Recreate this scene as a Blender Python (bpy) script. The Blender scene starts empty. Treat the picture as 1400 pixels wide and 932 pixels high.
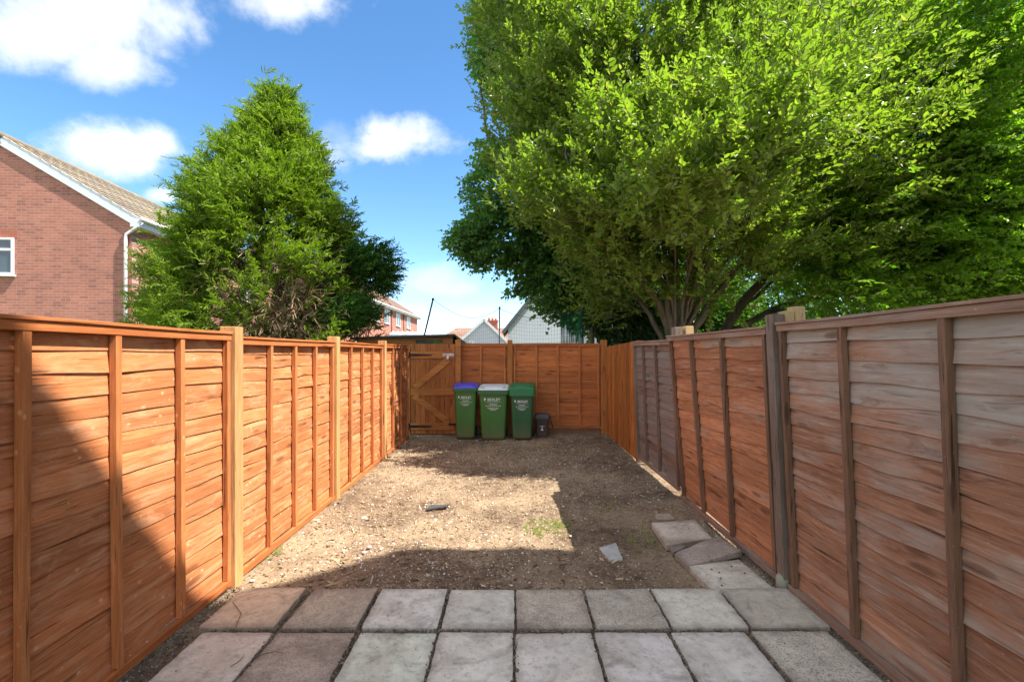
import bpy, math, random
import numpy as np
from mathutils import Vector, Matrix
random.seed(7)
R = math.radians
F = 654.0; HZ = 482.0; CH = 1.62
sc = bpy.context.scene
COL = sc.collection

def P(px, py, Y):
    return Vector(((px-700)/F*Y, Y, CH+(HZ-py)/F*Y))

# ------------------------------------------------------------------ helpers
def tag(o, label=None, cat=None, group=None, kind=None):
    if label: o['label'] = label
    if cat: o['category'] = cat
    if group: o['group'] = group
    if kind: o['kind'] = kind
    return o

def thing(name, label, cat, loc=(0,0,0), rz=0, group=None):
    o = bpy.data.objects.new(name, None); COL.objects.link(o)
    o.location = loc; o.rotation_euler = (0,0,rz); o.empty_display_size = .2
    return tag(o, label, cat, group)

class MB:
    def __init__(s): s.v=[]; s.f=[]; s.sm=[]
    def add(s, vs, fs, smooth=False):
        b=len(s.v); s.v += [tuple(v) for v in vs]
        for f in fs: s.f.append(tuple(b+i for i in f)); s.sm.append(smooth)
    def box(s, x0,x1,y0,y1,z0,z1):
        s.add([(x0,y0,z0),(x1,y0,z0),(x1,y1,z0),(x0,y1,z0),(x0,y0,z1),(x1,y0,z1),(x1,y1,z1),(x0,y1,z1)],
              [(0,3,2,1),(4,5,6,7),(0,1,5,4),(1,2,6,5),(2,3,7,6),(3,0,4,7)])
    def frustum(s, b, t):   # b,t = (x0,x1,y0,y1,z)
        x0,x1,y0,y1,z0=b; X0,X1,Y0,Y1,z1=t
        s.add([(x0,y0,z0),(x1,y0,z0),(x1,y1,z0),(x0,y1,z0),(X0,Y0,z1),(X1,Y0,z1),(X1,Y1,z1),(X0,Y1,z1)],
              [(0,3,2,1),(4,5,6,7),(0,1,5,4),(1,2,6,5),(2,3,7,6),(3,0,4,7)])
    def bar(s, p, q, w, t, up=(0,0,1)):   # rectangular bar p->q, w across, t along up
        p=Vector(p); q=Vector(q); d=(q-p).normalized(); u=Vector(up)
        a=d.cross(u).normalized(); u=a.cross(d).normalized()
        vs=[]
        for c in (p,q):
            for (i,j) in ((-1,-1),(1,-1),(1,1),(-1,1)): vs.append(c+a*(i*w/2)+u*(j*t/2))
        s.add(vs,[(0,1,2,3),(7,6,5,4),(0,4,5,1),(1,5,6,2),(2,6,7,3),(3,7,4,0)])
    def prism(s, pts, axis, a0, a1):   # pts 2D polygon ccw; axis 'y': pts=(x,z), extrude a0..a1
        n=len(pts)
        def m(p,a):
            if axis=='y': return (p[0],a,p[1])
            if axis=='x': return (a,p[0],p[1])
            return (p[0],p[1],a)
        vs=[m(p,a0) for p in pts]+[m(p,a1) for p in pts]
        fs=[tuple(range(n)), tuple(reversed(range(n,2*n)))]
        fs+=[(i,n+i,n+(i+1)%n,(i+1)%n) for i in range(n)]
        s.add(vs,fs)
    def tube(s, pts, rad, n=6, smooth=True, cap=True):
        pts=[Vector(p) for p in pts]; m=len(pts)
        if not hasattr(rad,'__len__'): rad=[rad]*m
        vs=[]; ref=None
        for i,p in enumerate(pts):
            d=(pts[min(i+1,m-1)]-pts[max(i-1,0)]).normalized()
            if ref is None: ref = Vector((0,0,1)) if abs(d.z)<.9 else Vector((1,0,0))
            a=d.cross(ref).normalized(); b=a.cross(d).normalized(); ref=b
            for k in range(n):
                t=2*math.pi*k/n; vs.append(p+(a*math.cos(t)+b*math.sin(t))*rad[i])
        fs=[]
        for i in range(m-1):
            for k in range(n):
                k2=(k+1)%n; fs.append((i*n+k,i*n+k2,(i+1)*n+k2,(i+1)*n+k))
        if cap: fs.append(tuple(reversed(range(n)))); fs.append(tuple(range((m-1)*n,m*n)))
        s.add(vs,fs,smooth)
    def build(s, name, mat, parent=None, origin=None, bevel=0, xf=None, label=None, fixn=True):
        me=bpy.data.meshes.new(name)
        vs=s.v
        if xf: vs=[tuple(xf(*v)) for v in vs]
        if origin is not None: vs=[(v[0]-origin[0],v[1]-origin[1],v[2]-origin[2]) for v in vs]
        me.from_pydata(vs,[],s.f); me.polygons.foreach_set('use_smooth',s.sm)
        if fixn:
            import bmesh
            bm=bmesh.new(); bm.from_mesh(me); bmesh.ops.recalc_face_normals(bm,faces=bm.faces); bm.to_mesh(me); bm.free()
        me.update()
        o=bpy.data.objects.new(name,me); COL.objects.link(o)
        if mat: me.materials.append(mat)
        if parent: o.parent=parent
        if bevel:
            b=o.modifiers.new('bevel','BEVEL'); b.width=bevel; b.segments=2; b.limit_method='ANGLE'; b.angle_limit=R(40)
        if label: o['label']=label
        return o

def np_mesh(name, V, Q, mat, parent=None, origin=None, smooth=False):
    V=np.asarray(V,dtype=np.float32)
    if origin is not None: V=V-np.array(origin,dtype=np.float32)
    me=bpy.data.meshes.new(name); n=len(V); m=len(Q); k=Q.shape[1]
    me.vertices.add(n); me.vertices.foreach_set('co',V.ravel())
    me.loops.add(m*k); me.loops.foreach_set('vertex_index',Q.astype(np.int32).ravel())
    me.polygons.add(m); me.polygons.foreach_set('loop_start',np.arange(0,m*k,k,dtype=np.int32))
    me.polygons.foreach_set('loop_total',np.full(m,k,dtype=np.int32))
    me.polygons.foreach_set('use_smooth',np.full(m,smooth,dtype=bool))
    me.update(calc_edges=True)
    o=bpy.data.objects.new(name,me); COL.objects.link(o); me.materials.append(mat)
    if parent: o.parent=parent
    return o

# ------------------------------------------------------------------ materials
class NT:
    def __init__(s,name):
        s.m=bpy.data.materials.new(name); s.m.use_nodes=True; s.t=s.m.node_tree
        s.b=s.t.nodes['Principled BSDF']; s.out=s.t.nodes['Material Output']
    def n(s,t,**k):
        x=s.t.nodes.new(t)
        for a,b in k.items(): setattr(x,a,b)
        return x
    def link(s,a,b): s.t.links.new(a,b)
    def put(s,sock,val):
        if isinstance(val,(int,float)): sock.default_value=val
        elif isinstance(val,(tuple,list)):
            sock.default_value = tuple(val)+(1,) if (len(val)==3 and sock.type=='RGBA') else tuple(val)
        else: s.link(val,sock)
    def obj(s): return s.n('ShaderNodeTexCoord').outputs['Object']
    def map(s,vec,scale=(1,1,1),loc=(0,0,0)):
        x=s.n('ShaderNodeMapping'); s.link(vec,x.inputs[0]); s.put(x.inputs['Scale'],scale); s.put(x.inputs['Location'],loc); return x.outputs[0]
    def noise(s,vec,scale=1,detail=4,rough=.55,dist=0):
        x=s.n('ShaderNodeTexNoise'); s.link(vec,x.inputs['Vector']); s.put(x.inputs['Scale'],scale)
        s.put(x.inputs['Detail'],detail); s.put(x.inputs['Roughness'],rough); s.put(x.inputs['Distortion'],dist); return x.outputs[0]
    def voro(s,vec,scale=1,rnd=1,out='Distance'):
        x=s.n('ShaderNodeTexVoronoi'); s.link(vec,x.inputs['Vector']); s.put(x.inputs['Scale'],scale); s.put(x.inputs['Randomness'],rnd); return x
    def ramp(s,fac,stops,interp='LINEAR'):
        x=s.n('ShaderNodeValToRGB'); s.link(fac,x.inputs[0]); cr=x.color_ramp; cr.interpolation=interp
        while len(cr.elements)<len(stops): cr.elements.new(.5)
        for e,(p,c) in zip(cr.elements,stops):
            e.position=p; e.color=(c,c,c,1) if isinstance(c,(int,float)) else tuple(c)+(1,)
        return x.outputs[0]
    def mix(s,fac,a,b,mode='MIX'):
        x=s.n('ShaderNodeMix',data_type='RGBA',blend_type=mode); s.put(x.inputs[0],fac); s.put(x.inputs[6],a); s.put(x.inputs[7],b); return x.outputs[2]
    def math(s,op,a,b=0,c=None,clamp=False):
        x=s.n('ShaderNodeMath',operation=op); x.use_clamp=clamp; s.put(x.inputs[0],a); s.put(x.inputs[1],b)
        if c is not None: s.put(x.inputs[2],c)
        return x.outputs[0]
    def vadd(s,a,b):
        x=s.n('ShaderNodeVectorMath',operation='ADD'); s.put(x.inputs[0],a); s.put(x.inputs[1],b); return x.outputs[0]
    def sep(s,v):
        x=s.n('ShaderNodeSeparateXYZ'); s.link(v,x.inputs[0]); return x.outputs
    def comb(s,x,y,z):
        c=s.n('ShaderNodeCombineXYZ'); s.put(c.inputs[0],x); s.put(c.inputs[1],y); s.put(c.inputs[2],z); return c.outputs[0]
    def island(s): return s.n('ShaderNodeNewGeometry').outputs['Random Per Island']
    def bump(s,h,strength=.5,dist=.01):
        x=s.n('ShaderNodeBump'); s.put(x.inputs['Strength'],strength); s.put(x.inputs['Distance'],dist); s.link(h,x.inputs['Height']); s.link(x.outputs[0],s.b.inputs['Normal']); return x
    def col(s,c): s.put(s.b.inputs['Base Color'],c)
    def rough(s,v): s.put(s.b.inputs['Roughness'],v)

def plain(name,c,rough=.6,metal=0,var=.12,scale=8,bump=0):
    m=NT(name); o=m.obj(); n=m.noise(o,scale,5,.6)
    m.col(m.mix(n,[max(0,x*(1-var)) for x in c],[min(1,x*(1+var)) for x in c])); m.rough(rough); m.b.inputs['Metallic'].default_value=metal
    if bump: m.bump(m.noise(o,scale*10,4),bump,.003)
    return m.m

def wood(name, ca, cb, grey=(.30,.27,.24), greyamt=0., axis='X', sap=0., knots=1., greytop=0., rough=.8, isl=.35, wear=0, streak=0):
    m=NT(name); o=m.obj(); isv=m.island()
    off=m.comb(m.math('MULTIPLY',isv,37.),m.math('MULTIPLY',isv,11.),m.math('MULTIPLY',isv,23.))
    v=m.vadd(o,off)
    def st(a,b): return (a,b,b) if axis=='X' else ((b,b,a) if axis=='Z' else (b,a,b))
    g1=m.noise(m.map(v,st(1.3,26)),1,7,.62,1.2)
    g2=m.noise(m.map(v,st(7,150)),1,6,.7)
    bl=m.noise(m.map(v,st(1.1,4)),1,4,.6)
    c=m.mix(m.ramp(g1,[(.3,0),(.7,1)]),ca,cb)
    c=m.mix(m.math('MULTIPLY',m.ramp(g2,[(.35,1),(.6,0)]),.45),c,[x*.5 for x in ca])
    ck=m.noise(m.map(v,st(2.2,60)),1,3,.5,.4); c=m.mix(m.ramp(ck,[(.32,.8),(.37,0)]),c,[x*.18 for x in ca])
    sp_=m.noise(m.map(v,(55,55,55)),1,3,.6); c=m.mix(m.ramp(sp_,[(.66,0),(.74,.45)]),c,[min(1,x*1.7) for x in cb])
    dark=m.ramp(bl,[(.3,.78),(.7,1.18)])
    c=m.mix(1,c,dark,'MULTIPLY')
    f=m.math('MULTIPLY_ADD',isv,isl,1-isl/2)
    c=m.mix(1,c,m.comb(f,f,f),'MULTIPLY')
    if wear>0:
        wn=m.noise(m.map(v,st(2.2,9)),1,6,.7,.8); c=m.mix(m.math('MULTIPLY',m.ramp(wn,[(.48,0),(.66,1)]),wear),c,(.74,.40,.215))
    if greyamt>0:
        gn=m.noise(m.map(v,st(1.1,3.2)),1,5,.65)
        z=m.sep(o)[2]
        q=m.math('ADD',gn,m.math('MULTIPLY',m.math('SUBTRACT',z,.9),greytop))
        q=m.math('ADD',q,m.math('MULTIPLY',m.math('SUBTRACT',isv,.5),.22))
        q=m.ramp(m.math('ADD',q,greyamt-.5),[(.36,0),(.62,.9)])
        gc=m.mix(g1,[x*.6 for x in grey],[x*1.3 for x in grey])
        c=m.mix(q,c,gc)
    if streak>0:
        sn_=m.noise(m.map(v,st(1.7,11)),1,7,.72,1.6); c=m.mix(m.math('MULTIPLY',m.ramp(sn_,[(.54,0),(.68,1)]),streak),c,(.13,.055,.028))
        sn2=m.noise(m.map(v,st(3,45)),1,6,.75); c=m.mix(m.math('MULTIPLY',m.ramp(sn2,[(.55,0),(.7,1)]),streak*.9),c,(.56,.46,.36))
    # knots
    k=m.voro(m.map(v,st(2.1,8.5)),1.)
    kr=m.ramp(k.outputs['Distance'],[(.05,1),(.14,.75),(.2,0)])
    kp=m.math('GREATER_THAN',m.sep(k.outputs['Color'])[0],.45)
    kk=m.math('MULTIPLY',m.math('MULTIPLY',kr,kp),.75*knots)
    c=m.mix(kk,c,[x*.32 for x in ca])
    if sap>0:
        s1=m.voro(m.vadd(m.map(v,st(13,17)),(3.3,1.7,9.1)),1.)
        sn=m.noise(m.map(v,st(20,60)),1,3)
        sd=m.math('ADD',s1.outputs['Distance'],m.math('MULTIPLY',m.math('SUBTRACT',sn,.5),.25))
        sr=m.ramp(sd,[(.07,1),(.20,0)])
        sp=m.math('GREATER_THAN',m.math('ADD',m.math('MULTIPLY',m.sep(s1.outputs['Color'])[1],.5),m.noise(m.map(o,(5.5,1,.35)),1,1)),.86)
        c=m.mix(m.math('MULTIPLY',m.math('MULTIPLY',sr,sp),sap),c,(.75,.42,.22))
    m.col(c); m.rough(rough); m.b.inputs['Specular IOR Level'].default_value=.25
    h=m.math('ADD',m.math('MULTIPLY',g1,.7),m.math('MULTIPLY',g2,.5)); h=m.math('SUBTRACT',h,m.math('MULTIPLY',kr,.15))
    m.bump(h,.55,.004)
    return m.m

OA=(.47,.155,.052); OB=(.64,.25,.10)
M={}
M['lap_orange']=wood('stained_lap_board',OA,OB,sap=.75,wear=.55)
M['lap_shed']=wood('stained_back_board',(.46,.14,.04),(.60,.21,.07),sap=.3)
M['rail_orange']=wood('stained_rail',(.46,.13,.035),(.62,.22,.075),sap=.5,knots=.6)
M['bat_orange']=wood('stained_batten',(.52,.17,.05),(.68,.27,.10),axis='Z',sap=.6,knots=.6)
M['post_new']=wood('new_pine_post',(.56,.28,.10),(.74,.45,.20),axis='Z',knots=.8,isl=.15)
M['post_end']=wood('pale_timber_post',(.60,.40,.18),(.74,.55,.30),axis='Z',knots=.5)
M['post_stain']=wood('stained_post',(.44,.15,.04),(.58,.24,.07),axis='Z')
M['gate_board']=wood('gate_board',(.36,.115,.03),(.50,.185,.055),axis='Z',knots=1)
M['gate_ledge']=wood('gate_ledge',(.46,.16,.04),(.62,.26,.08),axis='X')
M['close_board']=wood('vertical_fence_board',(.40,.125,.025),(.58,.22,.055),axis='Z',isl=.5)
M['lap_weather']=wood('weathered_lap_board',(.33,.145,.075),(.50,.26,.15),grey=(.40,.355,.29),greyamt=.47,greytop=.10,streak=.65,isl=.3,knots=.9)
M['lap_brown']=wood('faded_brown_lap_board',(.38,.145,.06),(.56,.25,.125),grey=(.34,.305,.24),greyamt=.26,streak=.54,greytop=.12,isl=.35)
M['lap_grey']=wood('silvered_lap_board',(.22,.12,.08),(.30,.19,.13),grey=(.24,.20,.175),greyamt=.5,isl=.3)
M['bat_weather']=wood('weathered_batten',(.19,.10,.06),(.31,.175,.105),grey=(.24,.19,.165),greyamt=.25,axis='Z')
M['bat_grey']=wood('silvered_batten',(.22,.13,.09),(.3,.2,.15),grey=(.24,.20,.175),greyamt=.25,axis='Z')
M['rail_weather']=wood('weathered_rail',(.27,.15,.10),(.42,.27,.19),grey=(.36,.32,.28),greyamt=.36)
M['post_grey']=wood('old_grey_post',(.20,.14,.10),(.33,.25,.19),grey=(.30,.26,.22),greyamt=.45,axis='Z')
M['shed_board']=wood('shed_board',(.36,.13,.04),(.50,.21,.07),axis='X')

def soil():
    m=NT('garden_soil'); o=m.obj()
    a=m.noise(o,.9,5,.6); b=m.noise(o,7,6,.65); c=m.noise(o,45,5,.7); d=m.noise(o,160,3,.7)
    col=m.ramp(b,[(.30,(.09,.06,.04)),(.48,(.19,.132,.084)),(.70,(.32,.235,.155))])
    col=m.mix(m.ramp(a,[(.42,0),(.62,.75)]),col,(.44,.325,.205))
    col=m.mix(m.ramp(c,[(.28,.85),(.5,0)]),col,(.09,.055,.032))
    col=m.mix(m.ramp(c,[(.62,0),(.75,.6)]),col,(.55,.45,.32))
    v=m.voro(o,55); col=m.mix(m.math('MULTIPLY',m.ramp(v.outputs['Distance'],[(.2,1),(.32,0)]),m.math('GREATER_THAN',m.sep(v.outputs['Color'])[0],.82)),col,(.62,.54,.42))
    v2=m.voro(o,38); col=m.mix(m.math('MULTIPLY',m.ramp(v2.outputs['Distance'],[(.25,1),(.4,0)]),m.math('GREATER_THAN',m.sep(v2.outputs['Color'])[1],.8)),col,(.10,.06,.035))
    m.col(col); m.rough(.95); m.b.inputs['Specular IOR Level'].default_value=.15
    h=m.math('ADD',m.math('MULTIPLY',c,.6),m.math('MULTIPLY',d,.3)); h=m.math('ADD',h,m.math('MULTIPLY',b,.8))
    m.bump(h,.9,.02)
    return m.m
M['soil']=soil()

def concrete(name, rough_agg):
    m=NT(name); o=m.obj(); oi=m.n('ShaderNodeObjectInfo')
    r=m.math('MULTIPLY',oi.outputs['Random'],50.); v=m.vadd(o,m.comb(r,r,r))
    a=m.noise(v,3.2,6,.65,.6); b=m.noise(v,14,6,.7); c=m.noise(v,90,4,.7); s=m.noise(v,1.6,4,.6,1.)
    base=oi.outputs['Color']
    col=m.mix(1,base,m.ramp(a,[(.3,.80),(.7,1.13)]),'MULTIPLY')
    col=m.mix(1,col,m.ramp(b,[(.3,.86),(.7,1.1)]),'MULTIPLY')
    col=m.mix(m.ramp(s,[(.53,0),(.72,.42)]),col,(.36,.27,.18))       # buff staining
    col=m.mix(m.ramp(m.noise(v,2.6,7,.72,1.5),[(.54,0),(.70,.6)]),col,(.15,.12,.09)) # damp dirt marks
    so_=m.sep(o); ex=m.math('MAXIMUM',m.math('ABSOLUTE',so_[0]),m.math('ABSOLUTE',so_[1])); en=m.math('ADD',ex,m.math('MULTIPLY',m.math('SUBTRACT',m.noise(v,9,6,.7),.5),.14)); col=m.mix(m.ramp(en,[(.17,0),(.235,.55)]),col,(.17,.13,.095))
    pt=m.noise(v,24,7,.75); col=m.mix(m.ramp(pt,[(.36,.5),(.48,0)]),col,(.24,.20,.16)); col=m.mix(m.ramp(pt,[(.56,0),(.72,.35)]),col,(.74,.72,.66))
    if rough_agg:
        vv=m.voro(v,70); col=m.mix(m.ramp(vv.outputs['Distance'],[(.1,.75),(.45,0)]),col,(.24,.18,.14))
        v3=m.voro(v,120); col=m.mix(m.math('MULTIPLY',m.ramp(v3.outputs['Distance'],[(.2,1),(.4,0)]),m.math('GREATER_THAN',m.sep(v3.outputs['Color'])[0],.75)),col,(.08,.06,.05))
        m.bump(m.math('ADD',m.math('MULTIPLY',vv.outputs['Distance'],.8),c),.6,.006)
    else:
        v3=m.voro(v,42); col=m.mix(m.math('MULTIPLY',m.ramp(v3.outputs['Distance'],[(.06,.9),(.13,0)]),m.math('GREATER_THAN',m.sep(v3.outputs['Color'])[0],.72)),col,(.10,.08,.06))
        m.bump(m.math('ADD',b,m.math('MULTIPLY',c,.6)),.3,.004)
    m.col(col); m.rough(.88); m.b.inputs['Specular IOR Level'].default_value=.3
    return m.m
M['slab_smooth']=concrete('smooth_concrete',False); M['slab_rough']=concrete('worn_aggregate_concrete',True)

def brick(name, ax, c1=(.46,.185,.13), c2=(.37,.14,.10), mortar=(.42,.30,.245), sc_=1.):
    m=NT(name); o=m.sep(m.obj()); u=o[0] if ax=='x' else o[1]
    v=m.comb(u,o[2],0.)
    b=m.n('ShaderNodeTexBrick'); m.link(v,b.inputs['Vector']); b.offset=.5
    m.put(b.inputs['Scale'],1.); m.put(b.inputs['Brick Width'],.225*sc_); m.put(b.inputs['Row Height'],.075*sc_); m.put(b.inputs['Mortar Size'],.006); m.put(b.inputs['Mortar Smooth'],.2); m.put(b.inputs['Bias'],-.1)
    m.put(b.inputs['Color1'],c1); m.put(b.inputs['Color2'],c2); m.put(b.inputs['Mortar'],mortar)
    bw=m.n('ShaderNodeTexWhiteNoise',noise_dimensions='2D')
    q=m.comb(m.math('FLOOR',m.math('DIVIDE',u,.225)),m.math('FLOOR',m.math('DIVIDE',o[2],.075)),0.); m.link(q,bw.inputs['Vector'])
    c=m.mix(m.math('MULTIPLY',m.math('GREATER_THAN',bw.outputs[0],.86),m.math('SUBTRACT',1,b.outputs['Fac'])),b.outputs['Color'],(.33,.13,.10))
    c=m.mix(1,c,m.ramp(m.noise(v,1.2,5,.6),[(.3,.85),(.7,1.15)]),'MULTIPLY')
    m.col(c); m.rough(.9)
    m.bump(m.math('ADD',m.math('SUBTRACT',1,b.outputs['Fac']),m.math('MULTIPLY',m.noise(v,60,3),.4)),.6,.006)
    return m.m
M['brick_x']=brick('red_brick_gable','x'); M['brick_y']=brick('red_brick_side','y')

def tiles(name,ca,cb,lichen=(.42,.36,.12)):
    m=NT(name); o=m.obj(); isl=m.island()
    n=m.noise(o,6,5,.65); c=m.mix(n,ca,cb); c=m.mix(m.ramp(m.noise(o,2.2,6,.7),[(.5,0),(.66,.7)]),c,lichen)
    f=m.math('MULTIPLY_ADD',isl,.5,.75); c=m.mix(1,c,m.comb(f,f,f),'MULTIPLY')
    m.col(c); m.rough(.9); m.bump(n,.3,.01); return m.m
M['roof_tile']=tiles('lichened_roof_tile',(.15,.12,.09),(.25,.20,.15),(.31,.26,.12))
M['roof_far']=tiles('brown_roof_tile',(.20,.11,.08),(.30,.18,.12),(.3,.22,.15))
M['upvc']=plain('white_upvc',(.80,.81,.82),.35,0,.04)
M['white_wall']=plain('white_render',(.56,.60,.66),.8,0,.06,3)
M['fascia']=plain('white_fascia',(.72,.76,.80),.5,0,.06,3)
M['terracotta']=plain('terracotta',(.48,.17,.09),.8)
def glass():
    m=NT('window_glass'); o=m.obj(); m.col(m.mix(m.noise(o,2,3),(.03,.05,.07),(.09,.13,.16))); m.rough(.06); m.b.inputs['Specular IOR Level'].default_value=.8; return m.m
M['glass']=glass()
M['black_iron']=plain('black_iron',(.012,.012,.014),.45,.3)
M['zinc']=plain('zinc_plate',(.55,.56,.58),.35,.9)
M['felt']=plain('roofing_felt',(.05,.055,.055),.9,0,.3,20,.4)
def moss_felt():
    m=NT('mossy_felt'); o=m.obj(); m.col(m.mix(m.ramp(m.noise(o,5,5,.7),[(.45,0),(.6,1)]),(.05,.055,.055),(.10,.14,.035))); m.rough(.95); return m.m
M['felt_moss']=moss_felt()

def plastic(name,c,dirt=.5,dz=.35):
    m=NT(name); o=m.obj(); z=m.sep(o)[2]
    n=m.noise(m.map(o,(9,9,1.5)),1,5,.7); 
    d=m.math('MULTIPLY',m.math('SUBTRACT',1,m.math('DIVIDE',z,dz),clamp=True),dirt); d=m.math('MULTIPLY',d,m.math('ADD',n,.5),clamp=True)
    cc=m.mix(m.ramp(n,[(.35,0),(.7,.35)]),c,[min(1,x*1.3+.02) for x in c])
    cc=m.mix(d,cc,(.20,.14,.085)); m.col(cc); m.rough(m.math('MULTIPLY_ADD',n,.3,.32)); m.bump(m.noise(o,150,2),.08,.001)
    return m.m
M['bin_green']=plastic('green_bin_plastic',(.045,.165,.03))
M['bin_green_dark']=plastic('dark_green_bin_plastic',(.018,.105,.035))
M['rim_green']=plastic('green_rim_plastic',(.03,.135,.055),0)
M['lid_blue']=plastic('blue_lid_plastic',(.09,.08,.62),0)
M['lid_white']=plastic('white_lid_plastic',(.72,.75,.76),0)
M['lid_green']=plastic('green_lid_plastic',(.02,.18,.06),0)
M['caddy']=plastic('dark_brown_plastic',(.045,.032,.030),.3,.2)
M['rubber']=plain('black_rubber',(.02,.02,.02),.8)
M['print']=plain('white_print',(.72,.78,.74),.6,0,.05)

def leafmat(name, ca, cb, trans=.45, sheen=.35, yellow=None):
    m=NT(name); isl=m.island(); o=m.obj()
    c=m.mix(isl,ca,cb); c=m.mix(m.ramp(m.noise(o,.9,4),[(.45,0),(.65,.7)]),c,cb)
    if yellow: c=m.mix(m.math('MULTIPLY',m.math('GREATER_THAN',m.math('FRACT',m.math('MULTIPLY',isl,77.)),.93),.8),c,yellow)
    m.col(c); m.rough(.42); m.b.inputs['Specular IOR Level'].default_value=sheen
    tr=m.n('ShaderNodeBsdfTranslucent'); tc=m.mix(1,c,(1.5,1.9,.6),'MULTIPLY'); m.link(tc,tr.inputs[0])
    mx=m.n('ShaderNodeMixShader'); mx.inputs[0].default_value=trans
    m.link(m.b.outputs[0],mx.inputs[1]); m.link(tr.outputs[0],mx.inputs[2]); m.link(mx.outputs[0],m.out.inputs[0])
    return m.m
M['horn_leaf']=leafmat('hornbeam_leaf',(.105,.17,.02),(.27,.34,.055),.42,.5,(.34,.34,.09))
M['horn_leaf2']=leafmat('hedge_leaf',(.10,.215,.016),(.24,.36,.035),.46,.5,(.26,.26,.08))
M['maple_leaf']=leafmat('maple_leaf',(.08,.17,.05),(.15,.27,.07),.42,.45)
M['dark_leaf']=leafmat('ivy_leaf',(.02,.06,.012),(.045,.10,.02),.2,.4)
M['bg_leaf']=leafmat('background_leaf',(.045,.12,.015),(.10,.20,.03),.4,.4,(.3,.22,.10))
M['conifer']=leafmat('conifer_foliage',(.11,.19,.014),(.25,.33,.032),.38,.3)
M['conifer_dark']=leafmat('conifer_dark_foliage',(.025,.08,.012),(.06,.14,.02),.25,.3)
M['dead']=leafmat('dead_conifer_twigs',(.17,.11,.065),(.36,.27,.17),.1,.2)
M['weed']=leafmat('weed_leaf',(.14,.22,.03),(.30,.36,.08),.4,.3)
def bark(name,ca,cb):
    m=NT(name); o=m.obj(); n=m.noise(m.map(o,(9,9,2.2)),1,7,.7,.8); m.col(m.mix(m.ramp(n,[(.3,0),(.7,1)]),ca,cb)); m.rough(.9); m.bump(n,.7,.02); return m.m
M['bark']=bark('grey_brown_bark',(.07,.055,.04),(.24,.185,.13)); M['bark_dark']=bark('dark_bark',(.05,.04,.03),(.16,.12,.09))
def stonemat():
    m=NT('flint_pebbles'); i=m.island(); m.col(m.ramp(i,[(0,(.30,.25,.19)),(.35,(.52,.45,.35)),(.6,(.68,.63,.55)),(.85,(.80,.78,.72)),(1,(.36,.27,.19))])); m.rough(.75); return m.m
M['stone']=stonemat()
def gritmat():
    m=NT('joint_soil_grit'); i=m.island(); m.col(m.ramp(i,[(0,(.06,.045,.03)),(.6,(.14,.10,.065)),(1,(.30,.24,.17))])); m.rough(.95); return m.m
M['grit']=gritmat()
def chipmat():
    m=NT('wood_chippings'); i=m.island(); m.col(m.ramp(i,[(0,(.10,.06,.035)),(.35,(.24,.15,.085)),(.65,(.38,.26,.15)),(1,(.58,.46,.30))])); m.rough(.9); return m.m
M['chip']=chipmat()
def grassmat():
    m=NT('rough_grass_ground'); o=m.obj(); n=m.noise(o,.5,6,.6); n2=m.noise(o,20,4,.7)
    c=m.mix(n,(.06,.10,.025),(.12,.13,.05)); c=m.mix(m.ramp(n2,[(.4,0),(.7,.6)]),c,(.16,.12,.07)); m.col(c); m.rough(.95); return m.m
M['grass']=grassmat()

# ------------------------------------------------------------------ ground
def smooth_fn(seed, n=9, fmin=.5, fmax=5):
    r=np.random.RandomState(seed); k=r.uniform(fmin,fmax,n)[:,None]*(lambda a:np.stack([np.cos(a),np.sin(a)],1))(r.uniform(0,6.28,n)); ph=r.uniform(0,6.28,n)
    am=1/np.sqrt(np.abs(k).sum(1)+.5); am/=am.sum()
    return lambda x,y: sum(am[i]*np.sin(k[i,0]*x+k[i,1]*y+ph[i]) for i in range(n))
S1=smooth_fn(1,9,.8,3); S2=smooth_fn(2,14,5,18); S3=smooth_fn(3,18,20,70)
def soil_h(x,y):
    h=.025*S1(x,y)+.02*S2(x,y)+.010*S3(x,y)
    back=np.clip((y-8.2)/1.2,0,1)*.035
    edge=np.clip((np.abs(x)-1.55)/.35,0,1)*.015
    return h+back+edge-.004
def slab_region(x,y):
    return (y<3.28)
def ground_z(x,y):
    h=soil_h(x,y)
    # ground is trodden level under and beside the paving
    pv=np.clip((3.5-y)/.3,0,1)
    sd=np.clip((x-.95)/.2,0,1)*np.clip((4.75-y)/.3,0,1)
    k=np.maximum(pv,sd)
    return h*(1-.75*k)-.012*k
me_n=(190,430)
xs=np.linspace(-2.3,2.2,me_n[0]); ys=np.linspace(-.6,9.75,me_n[1]); X,Y=np.meshgrid(xs,ys)
Z=ground_z(X,Y); rng=np.random.RandomState(5); Z=Z+rng.normal(0,.0022,Z.shape)
idx=np.arange(X.size).reshape(X.shape)
Q=np.stack([idx[:-1,:-1],idx[:-1,1:],idx[1:,1:],idx[1:,:-1]],-1).reshape(-1,4)
g=np_mesh('soil',np.stack([X,Y,Z],-1).reshape(-1,3),Q,M['soil'],smooth=True); tag(g,kind='structure')
b=MB(); 
for (x0,x1,y0,y1) in ((-900,900,9.75,1500),(-900,900,-300,-.6),(-900,-2.3,-.6,9.75),(2.2,900,-.6,9.75)):
    b.add([(x0,y0,-.03),(x1,y0,-.03),(x1,y1,-.03),(x0,y1,-.03)],[(0,1,2,3)])
tag(b.build('ground',M['grass']),kind='structure')

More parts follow.
